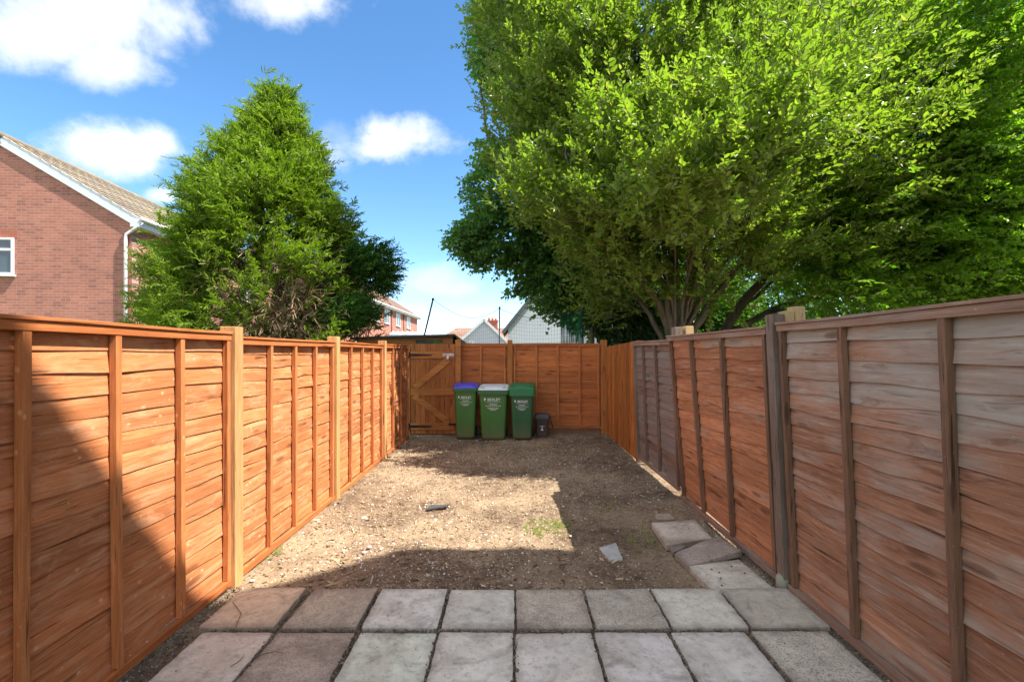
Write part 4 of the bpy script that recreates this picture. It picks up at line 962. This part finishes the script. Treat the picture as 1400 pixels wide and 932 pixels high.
m.bar((o_*1.0,-.034,E-o_*sl+.02),(-W/2,-.034,A+.02),.05,.24,up=(0,0,1)); m.build('bargeboard',M['fascia'],h1); m=MB(); m.bar((-W-o_,-.034,E-o_*sl+.02),(-W/2,-.034,A+.02),.05,.24); m.build('bargeboard',M['fascia'],h1)
m=MB(); m.box(.02,o_-.02,-.10,D+.3,E-.22,E-.04); m.build('soffit',M['fascia'],h1)
m=MB(); m.box(-W-o_+.02,-W-.02,-.10,D+.3,E-.22,E-.04); m.build('soffit',M['fascia'],h1)
m=MB(); m.tube([(o_+.05,-.12,E-.02),(o_+.05,D+.3,E-.02)],.055,10); g_=m.build('gutter',M['upvc'],h1)
m=MB(); m.tube([(o_+.03,-.06,E-.08),(.10,-.06,E-.28),(-.10,-.06,E-.42),(-.12,-.06,E-.55),(-.12,-.06,.0)],.042,10); m.build('downpipe',M['upvc'],h1)
window(h1,-4.3,-2.98,3.7,4.68,0.,mull=1,transom=True)
window(h1,2.2,3.4,3.7,4.7,0.,facing='+x',mull=1)
window(h1,5.8,7.0,3.7,4.7,0.,facing='+x',mull=1)
window(h1,2.2,3.6,.9,2.0,0.,facing='+x',mull=1)
m=MB(); m.box(-.62,-.36,-.10,-.002,1.98,2.08); m.build('vent',M['upvc'],h1,bevel=.01)

# far terrace of houses
h2=thing('terraced_house','long far red brick terrace with white first floor windows seen past the conifer','house',(-10.0,27,0),0)
m=MB(); m.box(-8,0,0,23.5,0,5.38); m.build('wall',brick('far_brick','y',(.50,.175,.11),(.40,.13,.085)),h2)
m=MB(); m.prism([(-8,5.385),(0,5.385),(-4,7.9)],'y',.0,23.5); m.build('gable',M['brick_x'],h2)
m=MB(); roof_sheet(m,(.35,-.2,5.30),(.35,23.8,5.30),(-4,-.2,8.0),(-4,23.8,8.0),18,60,amp=.012); roof_sheet(m,(-8.35,-.2,5.30),(-8.35,23.8,5.30),(-4,-.2,8.0),(-4,23.8,8.0),18,60,amp=.012); m.build('roof',M['roof_far'],h2,fixn=False)
m=MB(); m.box(.002,.36,-.2,23.8,5.12,5.27); m.build('fascia',M['upvc'],h2)
m=MB(); m.tube([(.40,-.2,5.26),(.40,23.8,5.26)],.06,8); m.build('gutter',M['upvc'],h2)
for yy in (1.2,4.2,7.4,10.4,14.2,18.4):
    window(h2,yy,yy+1.5,3.95,5.05,0.,facing='+x',mull=1,transom=False)
    window(h2,yy,yy+1.5,.9,2.2,0.,facing='+x',mull=1,transom=False)
for yy in (6.2,12.6,17.0):
    m=MB(); m.tube([(.06,yy,0),(.06,yy,5.1)],.045,8); m.build('downpipe',plain('brown_pipe',(.12,.05,.04),.5) if yy<7 else bpy.data.materials['brown_pipe'],h2)
# low building with white glazed roof
cv=thing('conservatory','low white framed conservatory roof just showing above the shed roof','conservatory',(-4.9,19.0,0),0)
m=MB(); m.box(0,.08,0,.08,0,2.2); m.box(1.5,1.58,0,.08,0,2.2); m.box(0,.08,1.4,1.48,0,2.2); m.box(1.5,1.58,1.4,1.48,0,2.2); m.box(-.05,1.65,-.06,.0,2.2,2.34); m.box(-.05,1.65,1.5,1.56,2.2,2.34); m.build('frame',M['upvc'],cv)
m=MB(); m.prism([(-.02,2.25),(1.52,2.25),(.75,2.47)],'x',-.04,1.64); m.build('roof',M['white_wall'],cv)
m=MB(); 
for k in range(9): m.tube([(k*.2,-.03,2.28),(k*.2,.75,2.50)],.02,6)
m.build('glazing_bar',M['upvc'],cv)
# white gable bungalow with chimney
h3=thing('bungalow','white gabled bungalow with a brown hipped roof and chimney beyond the far fence','house',(-3.2,55,0),0)
m=MB(); m.prism([(-2.9,0),(2.7,0),(2.7,2.7),(0,5.25),(-2.9,2.7)],'y',0,9); m.build('wall',M['white_wall'],h3)
m=MB(); m.bar((-3.15,-.15,2.62),(0,-.15,5.42),.3,.28); m.build('bargeboard',M['fascia'],h3); m=MB(); m.bar((2.95,-.15,2.62),(0,-.15,5.42),.3,.28); m.build('bargeboard',M['fascia'],h3)
m=MB(); roof_sheet(m,(-3.2,-.2,2.75),(-3.2,9.2,2.75),(0,-.2,5.5),(0,9.2,5.5),12,20,amp=.015); roof_sheet(m,(3.0,-.2,2.75),(3.0,9.2,2.75),(0,-.2,5.5),(0,9.2,5.5),12,20,amp=.015)
roof_sheet(m,(-6.4,2,2.8),(5.6,2,2.8),(-3.9,6,4.75),(4.2,6,4.75),12,30,amp=.015); m.add([(-6.4,2,2.8),(-6.4,9,2.8),(-3.9,6,4.75)],[(0,1,2)]); rr3=m.build('roof',M['roof_far'],h3,fixn=False)
m=MB(); m.box(-6.0,-2.95,2.6,9,0,2.7); m.box(2.75,5.3,2.6,9,0,2.7); m.build('wing_wall',M['white_wall'],h3)
c3=MB(); c3.box(.1,1.4,5,5.8,4.4,5.55); c3.box(.02,1.48,4.92,5.88,5.55,5.68); c3=c3.build('chimney',M['brick_soldier'],h3)
for k in range(3):
    m=MB(); m.tube([(.32+k*.42,5.4,5.68),(.32+k*.42,5.4,6.05 if k<2 else 5.95)],[.17,.13],10); m.build('chimney_pot',M['terracotta'],c3)
# white steep gabled house behind the netting
h4=thing('white_house','tall white rendered house with a steep dark verge partly hidden by the maple','house',(-.25,30,0),0)
m=MB(); m.prism([(0,0),(7.2,0),(7.2,3.15),(3.6,7.6),(0,3.15)],'y',0,9); m.build('wall',M['white_wall'],h4)
m=MB(); M['dkb']=plain('dark_bargeboard',(.10,.11,.12),.6); m.bar((-.32,-.2,2.86),(3.6,-.2,7.75),.3,.20); m.build('bargeboard',M['dkb'],h4); m=MB(); m.bar((7.52,-.2,2.86),(3.6,-.2,7.75),.3,.20); m.build('bargeboard',M['dkb'],h4)
m=MB(); roof_sheet(m,(-.35,-.3,2.9),(-.35,9.3,2.9),(3.6,-.3,7.85),(3.6,9.3,7.85),14,20,amp=.015); roof_sheet(m,(7.55,-.3,2.9),(7.55,9.3,2.9),(3.6,-.3,7.85),(3.6,9.3,7.85),14,20,amp=.015); m.build('roof',M['roof_far'],h4,fixn=False)
# neighbouring house to the right, outside the view: throws the shadow on the near garden
h5=thing('neighbouring_house','tall brick house beyond the right fence whose shadow falls over the patio','house',(4.42,-3.07,0),0)
ev=7.8; D5=5.85; rz=ev+D5/2*1.42
m=MB(); m.prism([(0,0),(D5,0),(D5,ev),(D5/2,rz),(0,ev)],'x',0,6.5); m.build('wall',M['brick_y'],h5)
m=MB(); roof_sheet(m,(-.06,-.08,ev-.05),(6.6,-.08,ev-.05),(-.06,D5/2,rz+.08),(6.6,D5/2,rz+.08),16,24); roof_sheet(m,(-.06,D5+.08,ev-.05),(6.6,D5+.08,ev-.05),(-.06,D5/2,rz+.08),(6.6,D5/2,rz+.08),16,24); m.build('roof',M['roof_tile'],h5,fixn=False)

# shed
sh=thing('garden_shed','low orange shed with a dark felt roof standing behind the gate','shed',(-3.28,10.1,0),0)
m=MB()
for k in range(14):
    z=.02+k*.137; m.add([(0,-.0,z),(2.03,-.0,z),(2.03,.012,z+.15),(0,.012,z+.15),(0,.02,z),(2.03,.02,z),(2.03,.02,z+.15),(0,.02,z+.15)],[(0,1,2,3),(4,7,6,5),(0,4,5,1),(3,2,6,7)])
m.box(0,.02,.03,1.8,0,1.9); m.box(2.01,2.03,.03,1.8,0,1.9); m.box(0,2.03,1.8,1.82,0,1.9)
m.build('wall',M['shed_board'],sh)
m=MB(); m.add([(-.1,-.12,1.945),(2.08,-.12,2.01),(2.08,2.0,1.90),(-.1,2.0,1.84),(-.1,-.12,1.905),(2.08,-.12,1.965),(2.08,2.0,1.86),(-.1,2.0,1.80)],[(0,1,2,3),(4,7,6,5),(0,4,5,1),(1,5,6,2),(2,6,7,3),(3,7,4,0)]); m.build('roof',M['felt'],sh)
m=MB(); m.add([(2.085,-.1,2.01),(2.23,-.1,1.83),(2.23,1.98,1.75),(2.085,1.98,1.90),(2.085,-.1,1.98),(2.215,-.1,1.81),(2.215,1.98,1.73),(2.085,1.98,1.87)],[(0,1,2,3),(4,7,6,5),(0,4,5,1),(1,5,6,2),(2,6,7,3),(3,7,4,0)])
m.build('roof_flap',M['felt_moss'],sh)
m=MB(); m.box(1.25,1.80,-.02,-.004,1.78,1.89); m.build('mossy_board',M['felt_moss'],sh)

# poles and netting
M['net']=plain('black_net',(.03,.035,.04),.7); M['net_green']=plain('green_net',(.01,.22,.10),.7)
NYv=12.6
np_=thing('net_pole','thin leaning dark pole holding up the sports netting behind the shed','pole',tuple(Vector((P(575,480,NYv).x,NYv,0))))
a=P(575,480,NYv); b_=P(592,409,NYv); m=MB(); m.tube([Vector((a.x-.25,NYv,-.02)),a,b_],.022,8); m.build('shaft',M['net'],np_,origin=np_.location)
m=MB(); m.tube([b_-Vector((0,0,.03)),b_+Vector((0,0,.03))],.032,8); m.build('cap',M['net'],np_,origin=np_.location)
p2=P(682,478,NYv+2); q2=P(683,422,NYv+2)
np2=thing('net_pole','short upright grey pole in front of the white bungalow','pole',(p2.x,p2.y,0)); m=MB(); m.tube([(p2.x,p2.y,0),q2],.02,8); m.build('shaft',plain('grey_pole',(.25,.27,.3),.5,.4),np2,origin=np2.location)
m=MB(); m.tube([q2,q2+Vector((0,0,.06))],.03,8); m.build('cap',M['net'],np2,origin=np2.location)
# sagging black net between leaning pole, upright pole and beyond
nt=thing('sports_net','fine dark sports netting sagging between the poles beyond the far fence','netting',(b_.x,b_.y,0))
m=MB()
def topc(t):  # t 0..1 from first pole to second
    e=q2; p=b_.lerp(e,t); p.z-=.38*math.sin(math.pi*t)*1.0; return p
NT_=30
m.tube([topc(k/NT_) for k in range(NT_+1)],.006,4)
for k in range(0,NT_+1):
    t=topc(k/NT_); m.tube([t,Vector((t.x,t.y,1.7))],.0016,3,cap=False)
for j in range(1,9):
    m.tube([Vector((topc(k/NT_).x,topc(k/NT_).y,1.7+(topc(k/NT_).z-1.7)*j/9)) for k in range(NT_+1)],.0016,3,cap=False)
q3=P(795,418,NYv)
def topd(t): p=q2.lerp(q3,t); p.z-=.30*math.sin(math.pi*t); return p
m.tube([topd(k/NT_) for k in range(NT_+1)],.006,4)
for k in range(0,NT_+1):
    t=topd(k/NT_); m.tube([t,Vector((t.x,t.y,1.7))],.0022,3,cap=False)
for j in range(1,9):
    m.tube([Vector((topd(k/NT_).x,topd(k/NT_).y,1.7+(topd(k/NT_).z-1.7)*j/9)) for k in range(NT_+1)],.0022,3,cap=False)
m.build('mesh',M['net'],nt,origin=nt.location,fixn=False)
# bunched green netting
gn=P(782,478,12.2)
gnt=thing('green_net','bunched green netting hanging in front of the maple beyond the far fence','netting',(gn.x,gn.y,0))
m=MB(); 
for k in range(60):
    t=k/59; x=P(767+30*t,0,12.2).x; y=12.2+.12*math.sin(t*14); zt_=P(0,428-14*t+10*math.sin(t*3.14),12.2).z
    m.tube([(x,y,zt_),(x+.03*math.sin(k),y+.05,2.6),(x,y,1.5)],.005,3,cap=False)
for j in range(26):
    f=j/25
    pts=[]
    for k in range(14):
        t=k/13; x=P(767+30*t,0,12.2).x; y=12.2+.12*math.sin(t*14); zt_=P(0,428-14*t+10*math.sin(t*3.14),12.2).z; pts.append((x,y,1.5+(zt_-1.5)*f))
    m.tube(pts,.005,3,cap=False)
m.build('mesh',M['net_green'],gnt,origin=gnt.location,fixn=False)
m=MB(); m.tube([P(797,480,12.2),P(797,412,12.2)],.02,8); m.build('pole',M['net'],gnt,origin=gnt.location)

# shrub in front of white bungalow gable
for i,(px,Yv,w_,h_,lb) in enumerate(((660,15.5,.75,2.05,'light green shrub top poking above the far fence in front of the bungalow'),(640,16.5,.5,2.0,'small dark shrub beside the light green one above the far fence'))):
    bx0=P(px,480,Yv); base=(bx0.x,Yv,-.02)
    tree('shrub',lb,'shrub',base,[(L_((bx0.x,Yv,0),(bx0.x,Yv,1.0),(bx0.x+.05,Yv,1.6)),.04,.015)],[(bx0.x,Yv,h_*.55,w_,.5,h_*.46,1)],420,8,.06,.4,.35,M['horn_leaf2'],M['bark'],440+i,nbranch=0,thr=-1.,up=.7,group='shrubs beyond the far fence')
# ------------------------------------------------------------------ light
SUN=Vector((.68,-.14,1.)).normalized()
sun=bpy.data.lights.new('sun','SUN'); sun.energy=5.0; sun.angle=R(.5); sun.color=(1.,.94,.85)
so=bpy.data.objects.new('sun',sun); COL.objects.link(so); so.rotation_euler=SUN.to_track_quat('Z','Y').to_euler(); so.location=(8,0,14)
w=bpy.data.worlds.new('World'); sc.world=w; w.use_nodes=True; nt_=w.node_tree; nt_.nodes.clear()
class WN(NT):
    def __init__(s): s.t=nt_
N_=WN(); out=N_.n('ShaderNodeOutputWorld'); bg=N_.n('ShaderNodeBackground'); sky=N_.n('ShaderNodeTexSky'); sky.sky_type='NISHITA'; sky.sun_disc=False
el=math.asin(SUN.z); sky.sun_elevation=el; sky.sun_rotation=math.atan2(SUN.x,SUN.y); sky.air_density=.85; sky.dust_density=.0; sky.ozone_density=1.6; sky.altitude=50
hs=N_.n('ShaderNodeHueSaturation'); hs.inputs['Saturation'].default_value=1.20; hs.inputs['Hue'].default_value=.497; hs.inputs['Value'].default_value=1.0; N_.link(sky.outputs[0],hs.inputs['Color'])
skyc=hs.outputs[0]
tc=N_.n('ShaderNodeTexCoord').outputs['Generated']
nz1=N_.noise(N_.map(tc,(1,1,1.5)),5.0,9,.60,.3); nz2=N_.noise(tc,13,8,.62,.2)
nzm=N_.math('ADD',N_.math('MULTIPLY',nz1,.62),N_.math('MULTIPLY',nz2,.38))
def vm(op,a,b): x=N_.n('ShaderNodeVectorMath',operation=op); N_.put(x.inputs[0],a); N_.put(x.inputs[1],b); return x
def pdir(px,py): return Vector(((px-700)/F,1,(HZ-py)/F)).normalized()
total=None; shade=None
clouds=[(150,20,230,95,.95,.5),(60,50,130,75,.9,.5),(150,90,90,48,.85,.5),(385,8,125,52,.95,.4),(160,212,108,48,.95,.3),(205,205,50,40,.9,.3),(530,198,108,52,.95,.3),(520,180,50,35,.9,.3),(600,392,75,34,.45,.2),(225,268,30,14,.7,.2),(470,190,50,40,.25,.2),(600,435,90,14,.2,.1),(1000,-260,260,110,.9,.4),(400,-500,300,140,.9,.4),(1700,100,200,80,.8,.3),(-500,250,240,80,.9,.3)]
for (px,py,hx,hy,op,sh_) in clouds:
    c=pdir(px,py); t1=(pdir(px+4,py)-c); k1=t1.length/4; t1=(t1-c*t1.dot(c)).normalized(); t2=(pdir(px,py-4)-c); k2=t2.length/4; t2=(t2-c*t2.dot(c)); t2=(t2-t1*t2.dot(t1)).normalized()
    a=vm('DOT_PRODUCT',tc,tuple(t1/(hx*k1))).outputs['Value']; b_=vm('DOT_PRODUCT',tc,tuple(t2/(hy*k2))).outputs['Value']
    # flatter base: squash the lower half
    bl=N_.math('MULTIPLY',N_.math('MINIMUM',b_,0.),.35); b2=N_.math('ADD',b_,bl)
    r2=N_.math('ADD',N_.math('MULTIPLY',a,a),N_.math('MULTIPLY',b2,b2))
    fr=N_.math('GREATER_THAN',vm('DOT_PRODUCT',tc,tuple(c)).outputs['Value'],.3)
    mk=N_.math('SUBTRACT',1.0,N_.math('SQRT',r2)); mk=N_.math('ADD',mk,N_.math('MULTIPLY',N_.math('SUBTRACT',nzm,.5),3.0))
    x=N_.n('ShaderNodeMapRange',interpolation_type='SMOOTHSTEP'); N_.put(x.inputs['Value'],mk); x.inputs['From Min'].default_value=.0; x.inputs['From Max'].default_value=.85; x.inputs['To Max'].default_value=op
    d=N_.math('MULTIPLY',x.outputs[0],fr)
    # grey belly: lower part of thick cloud
    bs=N_.math('MULTIPLY',N_.math('MULTIPLY',d,N_.math('MULTIPLY_ADD',b_,-.5,.45,clamp=True)),sh_)
    total=d if total is None else N_.math('MAXIMUM',total,d); shade=bs if shade is None else N_.math('MAXIMUM',shade,bs)
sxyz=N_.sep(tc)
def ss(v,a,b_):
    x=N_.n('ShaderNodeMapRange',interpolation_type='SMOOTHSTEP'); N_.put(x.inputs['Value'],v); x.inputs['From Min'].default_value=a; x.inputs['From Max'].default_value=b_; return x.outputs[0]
far=N_.math('MAXIMUM',ss(sxyz[2],.66,.86),ss(N_.math('MULTIPLY',sxyz[1],-1.),-.30,.10))  # mask for unseen clouds overhead and behind camera, added as neutral fill light
fill_layer=N_.math('MULTIPLY',ss(N_.noise(N_.map(tc,(1,1,1.6)),2.6,7,.6),.38,.56),far)
total=N_.math('MAXIMUM',total,N_.math('MULTIPLY',fill_layer,.9))
det=N_.math('MULTIPLY_ADD',nz2,.35,.84)
cc=N_.mix(N_.math('MULTIPLY',shade,1.3,clamp=True),(4.3,4.45,4.6),(2.6,2.95,3.4)); cc=N_.mix(1,cc,N_.comb(det,det,det),'MULTIPLY'); br=N_.math('MULTIPLY_ADD',far,.15,1.); cc=N_.mix(1,cc,N_.comb(br,br,br),'MULTIPLY')  # out-of-view clouds are brightened a little to strengthen the fill
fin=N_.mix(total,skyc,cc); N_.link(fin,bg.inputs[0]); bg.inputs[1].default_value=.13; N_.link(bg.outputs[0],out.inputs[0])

cam=bpy.data.cameras.new('camera'); co=bpy.data.objects.new('camera',cam); COL.objects.link(co); co.location=(0,0,CH); co.rotation_euler=(R(90),0,0)
cam.sensor_width=36; cam.lens=F/1400*36; cam.shift_y=(HZ-466)/1400; cam.clip_end=3000; cam.clip_start=.05; sc.camera=co
sc.view_settings.view_transform='Standard'; sc.view_settings.look='None'; sc.view_settings.exposure=1.2; sc.view_settings.gamma=1; sc.view_settings.use_curve_mapping=False
sc.render.engine='CYCLES'
